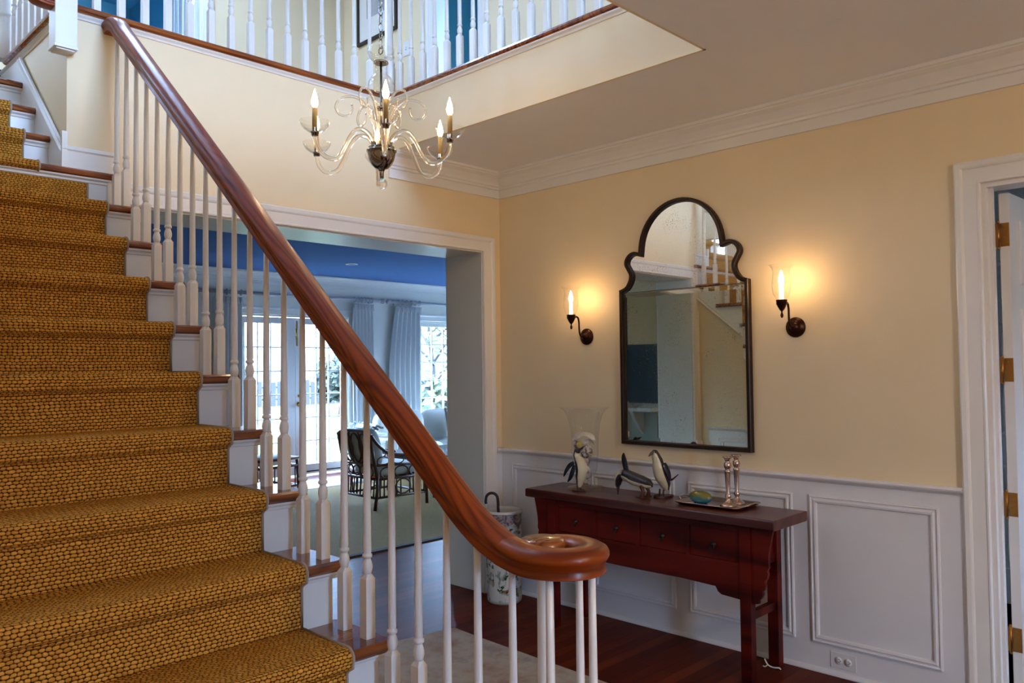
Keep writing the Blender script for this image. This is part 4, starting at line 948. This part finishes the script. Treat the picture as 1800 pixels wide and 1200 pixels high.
us_ = empty('umbrella_stand', 'white porcelain umbrella stand painted with flowers and leaves in the corner', 'umbrella stand', (SX, SY, 0))
pf = [(.100, 0), (.106, .008), (.106, .02), (.108, .20), (.109, .40), (.110, .515), (.113, .528), (.113, .54), (.109, .546), (.103, .542), (.100, .528), (.098, .02), (0, .018)]
mb = MB(); n = 48; vs = []; fs = []; uu = []
for r, h in pf:
    for k in range(n): vs.append((r*cos(2*pi*k/n), r*sin(2*pi*k/n), h))
for i in range(len(pf)-1):
    for k in range(n):
        k2 = (k+1) % n; fs.append((i*n+k, i*n+k2, (i+1)*n+k2, (i+1)*n+k)); ua, ub = k*.69/n, (k+1)*.69/n
        h0, h1 = (pf[i][1], pf[i+1][1]) if i < 8 else (.54, .54)
        uu.append([(ua, h0), (ub, h0), (ub, h1), (ua, h1)])
mb.add(vs, fs, True, 0, uu); mb.add(vs[:n], [list(range(n))[::-1]])
build('stand_body', mb, porcelain(), us_)
u_ = (rt.x, rt.y)
cane = [(SX+.055*u_[0]*-1+.0, SY-.055*u_[1], .03)]
hx, hy = -u_[0], -u_[1]                       # hook towards photo left
b0x, b0y = SX+hx*.028, SY+hy*.028
cane = [(b0x-hx*.05, b0y-hy*.05, .03), (b0x, b0y, .50), (b0x+hx*.004, b0y+hy*.004, .57)]
for a in (0, 30, 60, 90, 120, 150, 180): cane.append((b0x+hx*(.006+.036-.036*cos(R_(a))), b0y+hy*(.006+.036-.036*cos(R_(a))), .606+.038*sin(R_(a))))
cane.append((b0x+hx*.079, b0y+hy*.079, .590)); cane.append((b0x+hx*.078, b0y+hy*.078, .580))
tag(build('walking_cane', MB().tube(sp(cane, 5), .0085, 12), M['black']), 'black crook handled walking cane standing in the porcelain umbrella stand', 'cane')
# ------------------------------------------------------------------ outlet, switch
ow = empty('wall_outlet', 'white duplex electrical outlet on the wainscot near the floor', 'outlet', (-.010, -2.166, .07))
build('cover_plate', MB().box(-.004, 0, -.057, .057, -.035, .035), M['socket'], ow, bevel=.0015)
for s_ in (-1, 1):
    build('receptacle', MB().lathe([(.017, .0035), (.017, .0055), (0, .0055)], (0, s_*.021, 0), 20, (-1, 0, 0)), M['socket'], ow)
    build('slot', MB().box(-.0062, -.005, s_*.021-.007, s_*.021+.001, .004, .0062).box(-.0062, -.005, s_*.021-.006, s_*.021+.0, -.0062, -.004).lathe([(.0024, .005), (.0024, .0062), (0, .0062)], (0, s_*.021+(-.009), 0), 10, (-1, 0, 0)), M['dark'], ow)
sw = empty('light_switch', 'white light switch plate on the upstairs wall beside the teal doorway', 'switch', (.5, 1.581, 4.07))
build('cover_plate', MB().box(-.006, 0, -.04, .04, -.06, .06), M['socket'], sw); build('toggle', MB().box(-.016, -.006, -.006, .006, -.012, .012), M['socket'], sw)
# picture upstairs
pc = empty('framed_picture', 'black framed picture with wide white mat hanging on the upstairs wall', 'picture', (.5, 1.98, 4.75))
build('picture_frame', MB().box(-.025, 0, -.285, .285, -.475, -.450).box(-.025, 0, -.285, .285, .45, .475).box(-.025, 0, -.285, -.262, -.45, .45).box(-.025, 0, .262, .285, -.45, .45), M['black'], pc)
build('mat_board', MB().box(-.010, -.002, -.262, .262, -.45, .45), simple('mat_white', (.78, .76, .70), .7), pc)
def print_():
    t = NT('grey_print'); t.P(Base_Color=t.ramp(t.noise(t.co(), 4, 3), [(.3, (.30, .30, .33)), (.7, (.45, .45, .48))]), Roughness=.5); return t.m
build('print', MB().box(-.0125, -.010, -.15, .15, -.26, .30), print_(), pc)
bl = empty('brass_wall_lamp', 'small brass wall lamp upstairs, just visible between the gallery balusters', 'wall light', (.5, .20, 4.12))
build('backplate', MB().lathe([(.06, 0), (.06, .01), (.03, .02), (0, .022)], (0, 0, 0), 20, (-1, 0, 0)), M['brass'], bl)
build('lamp_bowl', MB().lathe([(0, -.02), (.03, -.012), (.055, .01), (.065, .04), (.06, .045)], (-.08, 0, .0), 24).tube([(-.01, 0, 0), (-.05, 0, -.02), (-.08, 0, -.015)], .008, 8), M['brass'], bl)
# ------------------------------------------------------------------ hall rug
def persian():
    t = NT('faded_wool_rug'); n1 = t.noise(t.co(), 3.2, 6, .65); n2 = t.noise(t.co('Object', (1, 1, 1)), 16, 4, .7); n3 = t.noise(t.co(), 110, 2)
    c = t.ramp(n1, [(.36, (.30, .19, .12)), (.46, (.40, .32, .24)), (.55, (.42, .37, .29)), (.66, (.30, .26, .22))]); c = t.mix(t.math('MULTIPLY', t.ramp(n2, [(.5, (0, 0, 0, 1)), (.62, (1, 1, 1, 1))]), .45), c, (.33, .19, .13, 1))
    t.P(Base_Color=c, Roughness=.95); t.bump(n3, .3, .004); return t.m
rp4 = [(-.745, -.372), (-1.16, -.30), (-1.9, -.30), (-1.98, -3.4), (-.80, -3.4), (-.802, -1.29)]
hr_ = MB(); P_ = []
rn = random.Random(5)
for x, y in [(-.745, -.375+0), (-1.0, -.33), (-1.2, -.30), (-2.0, -.30), (-2.0, -3.6), (-.82, -3.6), (-.80, -2.3), (-.795, -1.6), (-.775, -1.0), (-.76, -.6)]: P_.append((x, y))
hr_.prism(P_[::-1], lambda a, b, d: (a, b, d), .0, .009)
tag(build('area_rug', hr_, persian(), bevel=.003), 'faded beige and rust patterned wool rug on the hall floor behind the balusters', 'rug')

ln = empty('added_fill_lantern', 'unseen lantern added behind the viewer to hold the warm fill lamp', 'ceiling light', (-2.0, -5.2, 2.12))  # made-up fitting round the added fill lamp
build('canopy', MB().lathe([(.07, H-2.12), (.07, H-2.14), (.01, H-2.16)], n=20).lathe([(.006, .13), (.006, H-2.15)], n=8), M['bronze'], ln)
build('cage', MB().tube([(.13*cos(a), .13*sin(a), 0) for a in [2*pi*k/24 for k in range(24)]], .004, 6, closed=True).tube([(0, .13*cos(a), .13*sin(a)) for a in [2*pi*k/24 for k in range(24)]], .004, 6, closed=True), M['bronze'], ln)
# ------------------------------------------------------------------ living room furniture
lr = empty('sisal_rug', 'large olive beige sisal rug with dark border on the living room floor', 'rug', (0, 3, 0))
build('rug_field', MB().box(-2.6, 3.9, -1.53, 1.62, .0, .010), M['sisalrug'], lr)
build('rug_border', MB().box(-2.66, 3.96, -1.58, -1.53, 0, .011).box(-2.66, 3.96, 1.62, 1.67, 0, .011).box(-2.66, -2.6, -1.53, 1.62, 0, .011).box(3.9, 3.96, -1.53, 1.62, 0, .011), simple('dark_brown_rug_border', (.03, .018, .012), .9), lr)
M['rattan'] = simple('dark_brown_rattan', (.075, .025, .011), .4); M['cushion'] = simple('cream_cushion_fabric', (.50, .50, .44), .85); M['sofa'] = simple('white_sofa_fabric', (.62, .62, .56), .85)
def cushion_mb(mb, x0, x1, y0, y1, z0, z1, puff=.25, n=8):
    """puffy box"""
    cx_, cy_, cz_ = (x0+x1)/2, (y0+y1)/2, (z0+z1)/2; hx_, hy_, hz_ = (x1-x0)/2, (y1-y0)/2, (z1-z0)/2
    e = 2.6; vs = []; fs = []; m_ = n*2; 
    for i in range(n+1):
        ph = -pi/2+pi*i/n
        for k in range(m_*2):
            th = 2*pi*k/(m_*2); f = lambda c: math.copysign(abs(c)**(2/ (e*1.6)), c)
            vs.append((cx_+hx_*f(cos(th))*abs(cos(ph))**.35, cy_+hy_*f(sin(th))*abs(cos(ph))**.35, cz_+hz_*math.copysign(abs(sin(ph))**.8, ph)))
    N1 = m_*2
    mb.add(vs, [(i*N1+k, i*N1+(k+1) % N1, (i+1)*N1+(k+1) % N1, (i+1)*N1+k) for i in range(n) for k in range(N1)], True); return mb
def armchair(loc, rz, label):
    """front towards +x ; width along y"""
    r_ = empty('rattan_armchair', label, 'armchair', loc, rz); W = .29; t = .017
    for s_ in (-1, 1):
        build('leg', MB().tube([(-.30, s_*W, 0), (-.27, s_*W, .20), (-.27, s_*W, .36)], t, 8), M['rattan'], r_)
        build('leg', MB().tube([(.34, s_*W, 0), (.32, s_*W, .36), (.31, s_*W, .50)], t, 8), M['rattan'], r_)
        sd = MB()
        sd.tube(sp([(-.34, s_*W, .745), (-.28, s_*W, .66), (-.16, s_*W, .565), (.0, s_*W, .525), (.20, s_*W, .515), (.34, s_*W, .50), (.36, s_*W, .46)], 4), .016, 8)
        sd.tube([(-.27, s_*W, .44), (.31, s_*W, .42)], .013, 8).tube([(-.28, s_*W, .30), (.32, s_*W, .30)], .014, 8).tube([(-.29, s_*W, .12), (.33, s_*W, .12)], .013, 8)
        for x_ in (-.15, .02, .2): sd.tube([(x_+.085*cos(a), s_*W, .36+.055*sin(a)) for a in [2*pi*k/14 for k in range(14)]], .008, 6, closed=True)
        for x_ in (-.2, -.02, .16): sd.tube([(x_+.07*cos(a), s_*W, .48+.04*sin(a)) for a in [2*pi*k/12 for k in range(12)]], .007, 6, closed=True)
        for k in range(6): x_ = -.24+.05*k; sd.tube([(x_, s_*W, .12), (x_, s_*W, .30)], .008, 6)
        for k in range(5): x_ = .12+.045*k; sd.tube([(x_, s_*W, .12), (x_, s_*W, .30)], .008, 6)
        sd.tube([(.04+.09*cos(a), s_*W, .21+.075*sin(a)) for a in [2*pi*k/14 for k in range(14)]], .009, 6, closed=True)
        build('arm_panel', sd, M['rattan'], r_)
    bk = MB(); bx = lambda z: -.27-.09*(z-.3)/.45
    bk.tube(sp([(bx(.745), -W, .735), (bx(.78), -.15, .775), (bx(.78), .15, .775), (bx(.745), W, .735)], 5), .018, 8)
    for s_ in (-1, 1): bk.tube([(bx(.3), s_*W, .30), (bx(.745), s_*W, .745)], .017, 8)
    bk.tube([(bx(.44), -W, .44), (bx(.44), W, .44)], .014, 8).tube([(bx(.30), -W, .30), (bx(.30), W, .30)], .014, 8).tube([(-.29, -W, .12), (-.29, W, .12)], .013, 8)
    for y_ in (-.15, 0, .15): bk.tube([(bx(.6+.14*sin(a)), y_+.085*cos(a), .605+.145*sin(a)) for a in [2*pi*k/20 for k in range(20)]], .010, 6, closed=True); 
    for y_ in (-.08, .08): bk.tube(sp([(bx(.45), y_, .45), (bx(.6), y_*1.5, .6), (bx(.76), y_, .765)], 5), .009, 6)
    for y_ in (-.18, -.06, .06, .18): bk.tube([(bx(.37), y_+.06*cos(a), .37+.05*sin(a)) for a in [2*pi*k/12 for k in range(12)]], .008, 6, closed=True)
    for k in range(9): y_ = -.24+.06*k; bk.tube([(-.285, y_, .12), (bx(.30), y_, .30)], .008, 6)
    build('back_panel', bk, M['rattan'], r_)
    fr = MB().tube([(.33, -W, .30), (.33, W, .30)], .015, 8).tube([(.335, -W, .12), (.335, W, .12)], .012, 8)
    build('front_rail', fr, M['rattan'], r_)
    build('seat_cushion', cushion_mb(MB(), -.24, .33, -W+.02, W-.02, .31, .44), M['cushion'], r_)
    o = build('back_cushion', cushion_mb(MB(), -.07, .07, -W+.03, W-.03, -.20, .20), M['cushion'], r_); o.location = (-.235, 0, .60); o.rotation_euler = (0, R_(-12), 0)
    return r_
armchair((1.385, 3.145, .0115), R_(-2), 'dark rattan armchair with cream cushions, seen from behind near the opening')
ot = empty('rattan_ottoman', 'low dark rattan ottoman with pale cushion before the french doors', 'ottoman', (.80, 4.50, .0115), R_(10))
for a in (-.24, .24):
    for b in (-.22, .22): build('leg', MB().tube([(a*1.08, b*1.08, 0), (a, b, .40)], .018, 8), M['rattan'], ot)
fr = MB()
for z_ in (.12, .34, .42): fr.tube([(-.25, -.23, z_), (.25, -.23, z_), (.25, .23, z_), (-.25, .23, z_)], .015, 8, closed=True)
for k in range(7):
    for b in (-.23, .23): fr.tube([(-.21+.07*k, b, .12), (-.21+.07*k, b, .34)], .008, 6)
build('frame', fr, M['rattan'], ot); build('cushion', cushion_mb(MB(), -.23, .23, -.21, .21, .35, .46), M['cushion'], ot)
# sofa
so = empty('sofa', 'long white upholstered sofa with loose back cushions under the window', 'sofa', (3.95, 5.05, 0))
SW = 1.30
build('seat_base', MB().box(-SW, SW, -.42, .40, .06, .27), M['sofa'], so, bevel=.02)
build('backrest', MB().box(-SW, SW, .26, .46, .27, .66), M['sofa'], so, bevel=.03)
for s_ in (-1, 1): build('armrest', MB().box(s_*SW-.10, s_*SW+.10, -.40, .46, .06, .50), M['sofa'], so, bevel=.04)
for k in range(3):
    w0 = -SW+.10+k*(2*SW-.2)/3; w1 = w0+(2*SW-.2)/3-.008
    build('seat_cushion', cushion_mb(MB(), w0, w1, -.47, .26, .26, .43), M['sofa'], so)
    o = build('back_cushion', cushion_mb(MB(), w0, w1, -.11, .11, -.22, .23), M['sofa'], so); o.location = (0, .14, .60); o.rotation_euler = (R_(-10), 0, 0)
for sx_ in (-1, 1):
    for sy_ in (-1, 1): build('leg', MB().box(sx_*1.32-.03, sx_*1.32+.03, sy_*.36-.03, sy_*.36+.03, 0, .06), M['rattan'], so)
def pillow(x, y, z, w_, h_, rot, mat, label, trim=None):
    o = build('throw_pillow', cushion_mb(MB(), -w_/2, w_/2, -.07, .07, -h_/2, h_/2), mat, loc=(x, y, z)); o.rotation_euler = rot; tag(o, label, 'pillow')
    if trim: build('fringe', MB().tube([(w_/2*.99*a, 0, h_/2*.97*b) for a, b in ((-1, -1), (1, -1), (1, 1), (-1, 1))], .018, 8, closed=True), trim, o)
    return o
pillow(2.98, 4.80, .64, .50, .48, (R_(-16), R_(8), R_(-12)), M['sofa'], 'large cream pillow leaning on the left end of the sofa')
pillow(3.90, 4.84, .62, .44, .42, (R_(-16), R_(6), R_(14)), simple('taupe_pillow', (.34, .32, .28), .9), 'taupe edged throw pillow at the right of the sofa', simple('brown_fringe', (.09, .065, .05), .9))
# coffee table
ct = empty('coffee_table', 'dark coffee table with a glossy reflecting top in front of the sofa', 'table', (2.55, 3.55, .011))
build('table_top', MB().box(-.62, .62, -.58, .38, .415, .445), simple('glossy_dark_top', (.10, .10, .11), .08), ct, bevel=.004)
build('apron', MB().box(-.57, .57, -.53, .33, .35, .415), M['rattan'], ct)
for a in (-.55, .55):
    for b in (-.51, .31): build('leg', MB().box(a-.025, a+.025, b-.025, b+.025, 0, .35), M['rattan'], ct)
st = empty('side_table', 'small white side table between the french doors and the sofa', 'table', (2.28, 4.75, .0))
build('table_top', MB().lathe([(.27, .56), (.28, .57), (.28, .585), (.27, .59), (0, .59)], n=32), M['white'], st)
build('pedestal', MB().lathe([(.17, 0), (.17, .02), (.05, .05), (.03, .2), (.045, .32), (.03, .45), (.06, .56)], n=20), M['white'], st)
dv = empty('driftwood_sculpture', 'grey curled driftwood sculpture on the white side table', 'sculpture', (2.34, 4.70, .592))
db = MB(); rn = random.Random(11)
for k in range(6):
    a = rn.random()*6.3; P_ = [(0.02*cos(a), .02*sin(a), .02)]
    for j in range(4): P_.append((P_[-1][0]+.035*cos(a)+.01*rn.random(), P_[-1][1]+.035*sin(a), P_[-1][2]+.03*(1 if j < 2 else -.6)+.012*rn.random())); a += .5
    db.tube(sp(P_, 4), .014, 8)
build('wood', db, simple('driftwood', (.20, .17, .15), .8), dv)
gf = MB(); 
for k in range(9):
    a = k*.7; gf.tube(sp([(0, 0, .0), (.03*cos(a), .03*sin(a), .07), (.075*cos(a), .075*sin(a), .13+.012*(k % 3)), (.11*cos(a), .11*sin(a), .11)], 4), .010, 6, sq=(1, .4))
tag(build('glass_coral', gf, thin_glass('pale_blue_glass', (.75, .85, 1), 1, .5), loc=(2.16, 4.72, .60)), 'pale blue glass coral ornament on the white side table', 'ornament')
# curtains
def curtain(x0, x1, label, lean=0.0, seed=1):
    rn = random.Random(seed); zt, zb_ = 2.31, .02; y0 = LY-.10; n = 90; rows = 14; vs = []
    ph = rn.random()*6
    for j in range(rows+1):
        f = j/rows; z = zt+(zb_-zt)*f; amp = .016+.020*min(1, f*2.5)
        for k in range(n+1):
            u = k/n; x = x0+(x1-x0)*u+lean*sin(pi*min(1, f*1.25)*.9)*(1-u)*-1
            vs.append((x, y0+amp*sin(u*2*pi*6+ph+.4*sin(f*3))+.006*sin(u*40+f*4), z))
    N1 = n+1; root = empty('curtain', label, 'curtain', (0, 0, 0))
    o = build('curtain_panel', MB().add(vs, [(j*N1+k, j*N1+k+1, (j+1)*N1+k+1, (j+1)*N1+k) for j in range(rows) for k in range(n)], True), M['curt'], root)
    pl = MB()
    for k in range(6):
        xx = x0+(x1-x0)*(k+.5)/6; pl.tube([(xx-.022, y0-.028, zt-.085), (xx-.008, y0-.034, zt-.04), (xx-.016, y0-.028, zt+.0)], .007, 6).tube([(xx+.022, y0-.028, zt-.085), (xx+.008, y0-.034, zt-.04), (xx+.016, y0-.028, zt)], .007, 6)
    build('pinch_pleat', pl, M['curt'], root)
    for k in range(6):
        xx = x0+(x1-x0)*(k+.5)/6
        build('curtain_ring', MB().tube([(xx, LY-.105+.034*cos(a), 2.37+.034*sin(a)) for a in [2*pi*q/14 for q in range(14)]], .0055, 6, closed=True), M['rod'], root)
    return root
def curt_mat():
    t = NT('pale_linen_curtain'); t.P(Base_Color=(.66, .67, .66, 1), Roughness=.9, Transmission_Weight=0.0, Subsurface_Weight=0.0); t.bump(t.noise(t.co('Object', (1, 1, .1)), 60, 2), .1, .003); return t.m
M['curt'] = curt_mat(); M['rod'] = simple('silvered_wood', (.42, .42, .44), .45)
curtain(.77, 1.14, 'pale linen curtain left of the french doors', 0, 1)
curtain(2.76, 3.10, 'pale linen curtain right of the french doors', .0, 2)
curtain(3.50, 3.97, 'pale linen curtain left of the sofa window, bowed outwards', .10, 3)
curtain(5.22, 5.50, 'pale linen curtain at the right of the sofa window', .0, 4)
for x0, x1, lb in ((.58, 3.22, 'silvered wooden curtain rod above the french doors'), (3.40, 5.5, 'silvered wooden curtain rod above the sofa window')):
    r_ = empty('curtain_rod', lb, 'curtain rod', (x0, LY-.105, 2.37))
    build('pole', MB().tube([(0, 0, 0), (x1-x0, 0, 0)], .022, 14), M['rod'], r_)
    for xx, s_ in ((0, -1), (x1-x0, 1)):
        build('finial', MB().lathe([(.020, 0), (.030, .008), (.022, .016), (.036, .032), (.038, .05), (.026, .068), (0, .078)], (xx, 0, 0), 16, (s_, 0, 0)), M['rod'], r_)
    for xx in (.12, x1-x0-.12): build('bracket', MB().tube([(xx, .105, .0), (xx, .02, .0)], .010, 8).box(xx-.02, xx+.02, .095, .105, -.04, .04), M['rod'], r_)
# palm by the window
M['palm'] = simple('palm_leaf', (.03, .10, .07), .45)
pp = empty('potted_palm', 'potted palm at the right window, one frond reaching into view', 'plant', (5.15, 4.25, 0))
build('pot', MB().lathe([(.14, 0), (.19, .30), (.20, .32), (.17, .32), (.16, .28), (0, .27)], n=28), simple('terracotta', (.30, .12, .06), .7), pp)
fb = MB()
for k in range(9):
    a = pi+(-1.7+k*.42); st_ = [(0, 0, .28), (.10*cos(a), .10*sin(a), .8), (.34*cos(a), .34*sin(a), 1.26), (.62*cos(a), .62*sin(a), 1.42), (.84*cos(a), .84*sin(a), 1.30)]
    S_ = sp(st_, 6); fb.tube(S_, [.010-.007*i/len(S_) for i in range(len(S_))], 6)
    for i in range(8, len(S_)-1):
        d_ = (S_[i+1]-S_[i]).normalized(); sd_ = d_.cross(Vector((0, 0, 1))).normalized()
        for s_ in (-1, 1):
            e_ = S_[i]+(sd_*s_*.8+d_*.7-Vector((0, 0, .55)))*.24; m_ = S_[i]+(sd_*s_*.7+d_*.5)*.11
            fb.tube([S_[i], m_, e_], [.004, .011, .002], 4, sq=(1, .2))
build('fronds', fb, M['palm'], pp)
# kitchen corner seen only in the mirror
ki = empty('kitchen_island', 'pale kitchen counter with made-up curved brackets, seen in the mirror', 'counter', (-4.6, 2.6, 0))
build('cabinet', MB().box(-.35, .35, -.9, .9, 0, .88), paint('island_paint', (.30, .33, .28, 1)), ki); build('counter_top', MB().box(-.45, .62, -1, 1, .88, .92), M['white'], ki)
for y_ in (-.7, .7): build('bracket', MB().prism([(.35, .88), (.58, .88), (.52, .78), (.42, .66), (.35, .60)], lambda a, b, d: (a, d, b), y_-.02, y_+.02), M['white'], ki)  # brackets made up; the pale curve there is the vase lip's reflection
wall('wall_kitchen_dark', 'X', -6.5, -6.42, 1.25, 5.7, 0, LH, [], paint('deep_blue_cabinet_paint', (.05, .09, .13, 1), .4))
bs = empty('bar_stool', 'dark spindle back bar stool beside the kitchen counter', 'stool', (-3.8, 2.3, 0))
build('seat', MB().lathe([(.17, .60), (.18, .615), (.17, .63), (0, .625)], n=24), M['rattan'], bs)
for k in range(4):
    a = pi/4+k*pi/2; build('leg', MB().tube([(.13*cos(a), .13*sin(a), .60), (.19*cos(a), .19*sin(a), 0)], .016, 8), M['rattan'], bs)
bk = MB().tube(sp([(.15, -.12, .62), (.17, -.14, .85), (.17, 0, .95), (.17, .14, .85), (.15, .12, .62)], 5), .013, 8)
for k in range(4): bk.tube([(.155, -.07+.047*k, .62), (.17, -.07+.047*k, .90)], .006, 6)
build('backrest', bk, M['rattan'], bs)
# ------------------------------------------------------------------ garden
fc = empty('garden_fence', 'dark timber fence at the far edge of the lawn', 'fence', (8, 27, -.1))
fb_ = MB()
for k in range(90): fb_.box(-14+k*.32, -14+k*.32+.26, 0, .03, 0, 1.0+.04*(k % 3))
build('palings', fb_, simple('weathered_timber', (.03, .026, .022), .9), fc); build('rail', MB().box(-14, 14.8, .03, .07, .25, .33).box(-14, 14.8, .03, .07, .75, .83), simple('weathered_rail', (.03, .026, .022), .9), fc)
def leafmat(name, a, b):
    t = NT(name); t.P(Base_Color=t.ramp(t.noise(t.co(), 2.5, 3), [(.35, a), (.65, b)]), Roughness=.7); return t.m
lm_ = [leafmat('light_foliage', (.035, .055, .018), (.085, .095, .04)), leafmat('dark_foliage', (.012, .018, .010), (.035, .042, .02))]
bark = simple('bark', (.04, .034, .03), .9)
def tree(x, y, h, cr, seed, label, dens=700, mt=0, trunk=.16, name='tree'):
    rn = random.Random(seed); r_ = empty(name, label, 'tree' if name == 'tree' else 'shrub', (x, y, -.1))
    tm = MB()
    if trunk: tm.tube(sp([(0, 0, 0), (.1, .05, h*.3), (-.05, .1, h*.65), (.1, 0, h)], 5), [trunk*(1-.8*i/15) for i in range(16)], 8)
    for k in range(14):
        a = rn.random()*6.28; z0 = h*(.25+.5*rn.random()); L_ = cr*(.6+.5*rn.random())
        tm.tube(sp([(0, 0, z0), (L_*.4*cos(a), L_*.4*sin(a), z0+.3*L_), (L_*cos(a), L_*sin(a), z0+L_*.7)], 3), [.05, .045, .04, .03, .025, .02, .012], 5)
    build('trunk', tm, bark, r_)
    fm = MB()
    for k in range(dens):
        v = Vector((rn.gauss(0, 1), rn.gauss(0, 1), rn.gauss(0, 1))).normalized()*(rn.random()**.4)
        c_ = Vector((v.x*cr, v.y*cr, h*(.62 if name == 'tree' else .46)+v.z*h*.44)); s_ = .10+.12*rn.random(); A_ = Vector((rn.gauss(0, 1), rn.gauss(0, 1), rn.gauss(0, 1))).normalized(); B_ = A_.orthogonal().normalized()
        fm.add([c_-A_*s_, c_+B_*s_*.5, c_+A_*s_, c_-B_*s_*.5], [(0, 1, 2, 3)])
    build('foliage', fm, lm_[mt], r_, weld=False); return r_
tree(11.6, 14.6, 4.4, 1.7, 1, 'loose leafy tree in the middle of the sofa window view', 420, 0, .10)
tree(16.8, 19.5, 5.6, 2.2, 2, 'tall sparse tree furthest back through the sofa window', 380, 0, .12)
tree(8.55, 10.9, 1.5, .62, 3, 'rounded green shrub low at the left of the sofa window view', 420, 0, 0, 'shrub')
tree(9.9, 11.2, 1.8, .62, 4, 'dense green shrub low at the right of the sofa window view', 460, 0, 0, 'shrub')
tree(11.0, 18.5, 2.0, .9, 5, 'dark bushy tree seen through the right french door', 620, 1, .1)
tree(7.6, 18.9, 1.6, .6, 6, 'small dark tree seen through the left french door', 300, 1, .08)
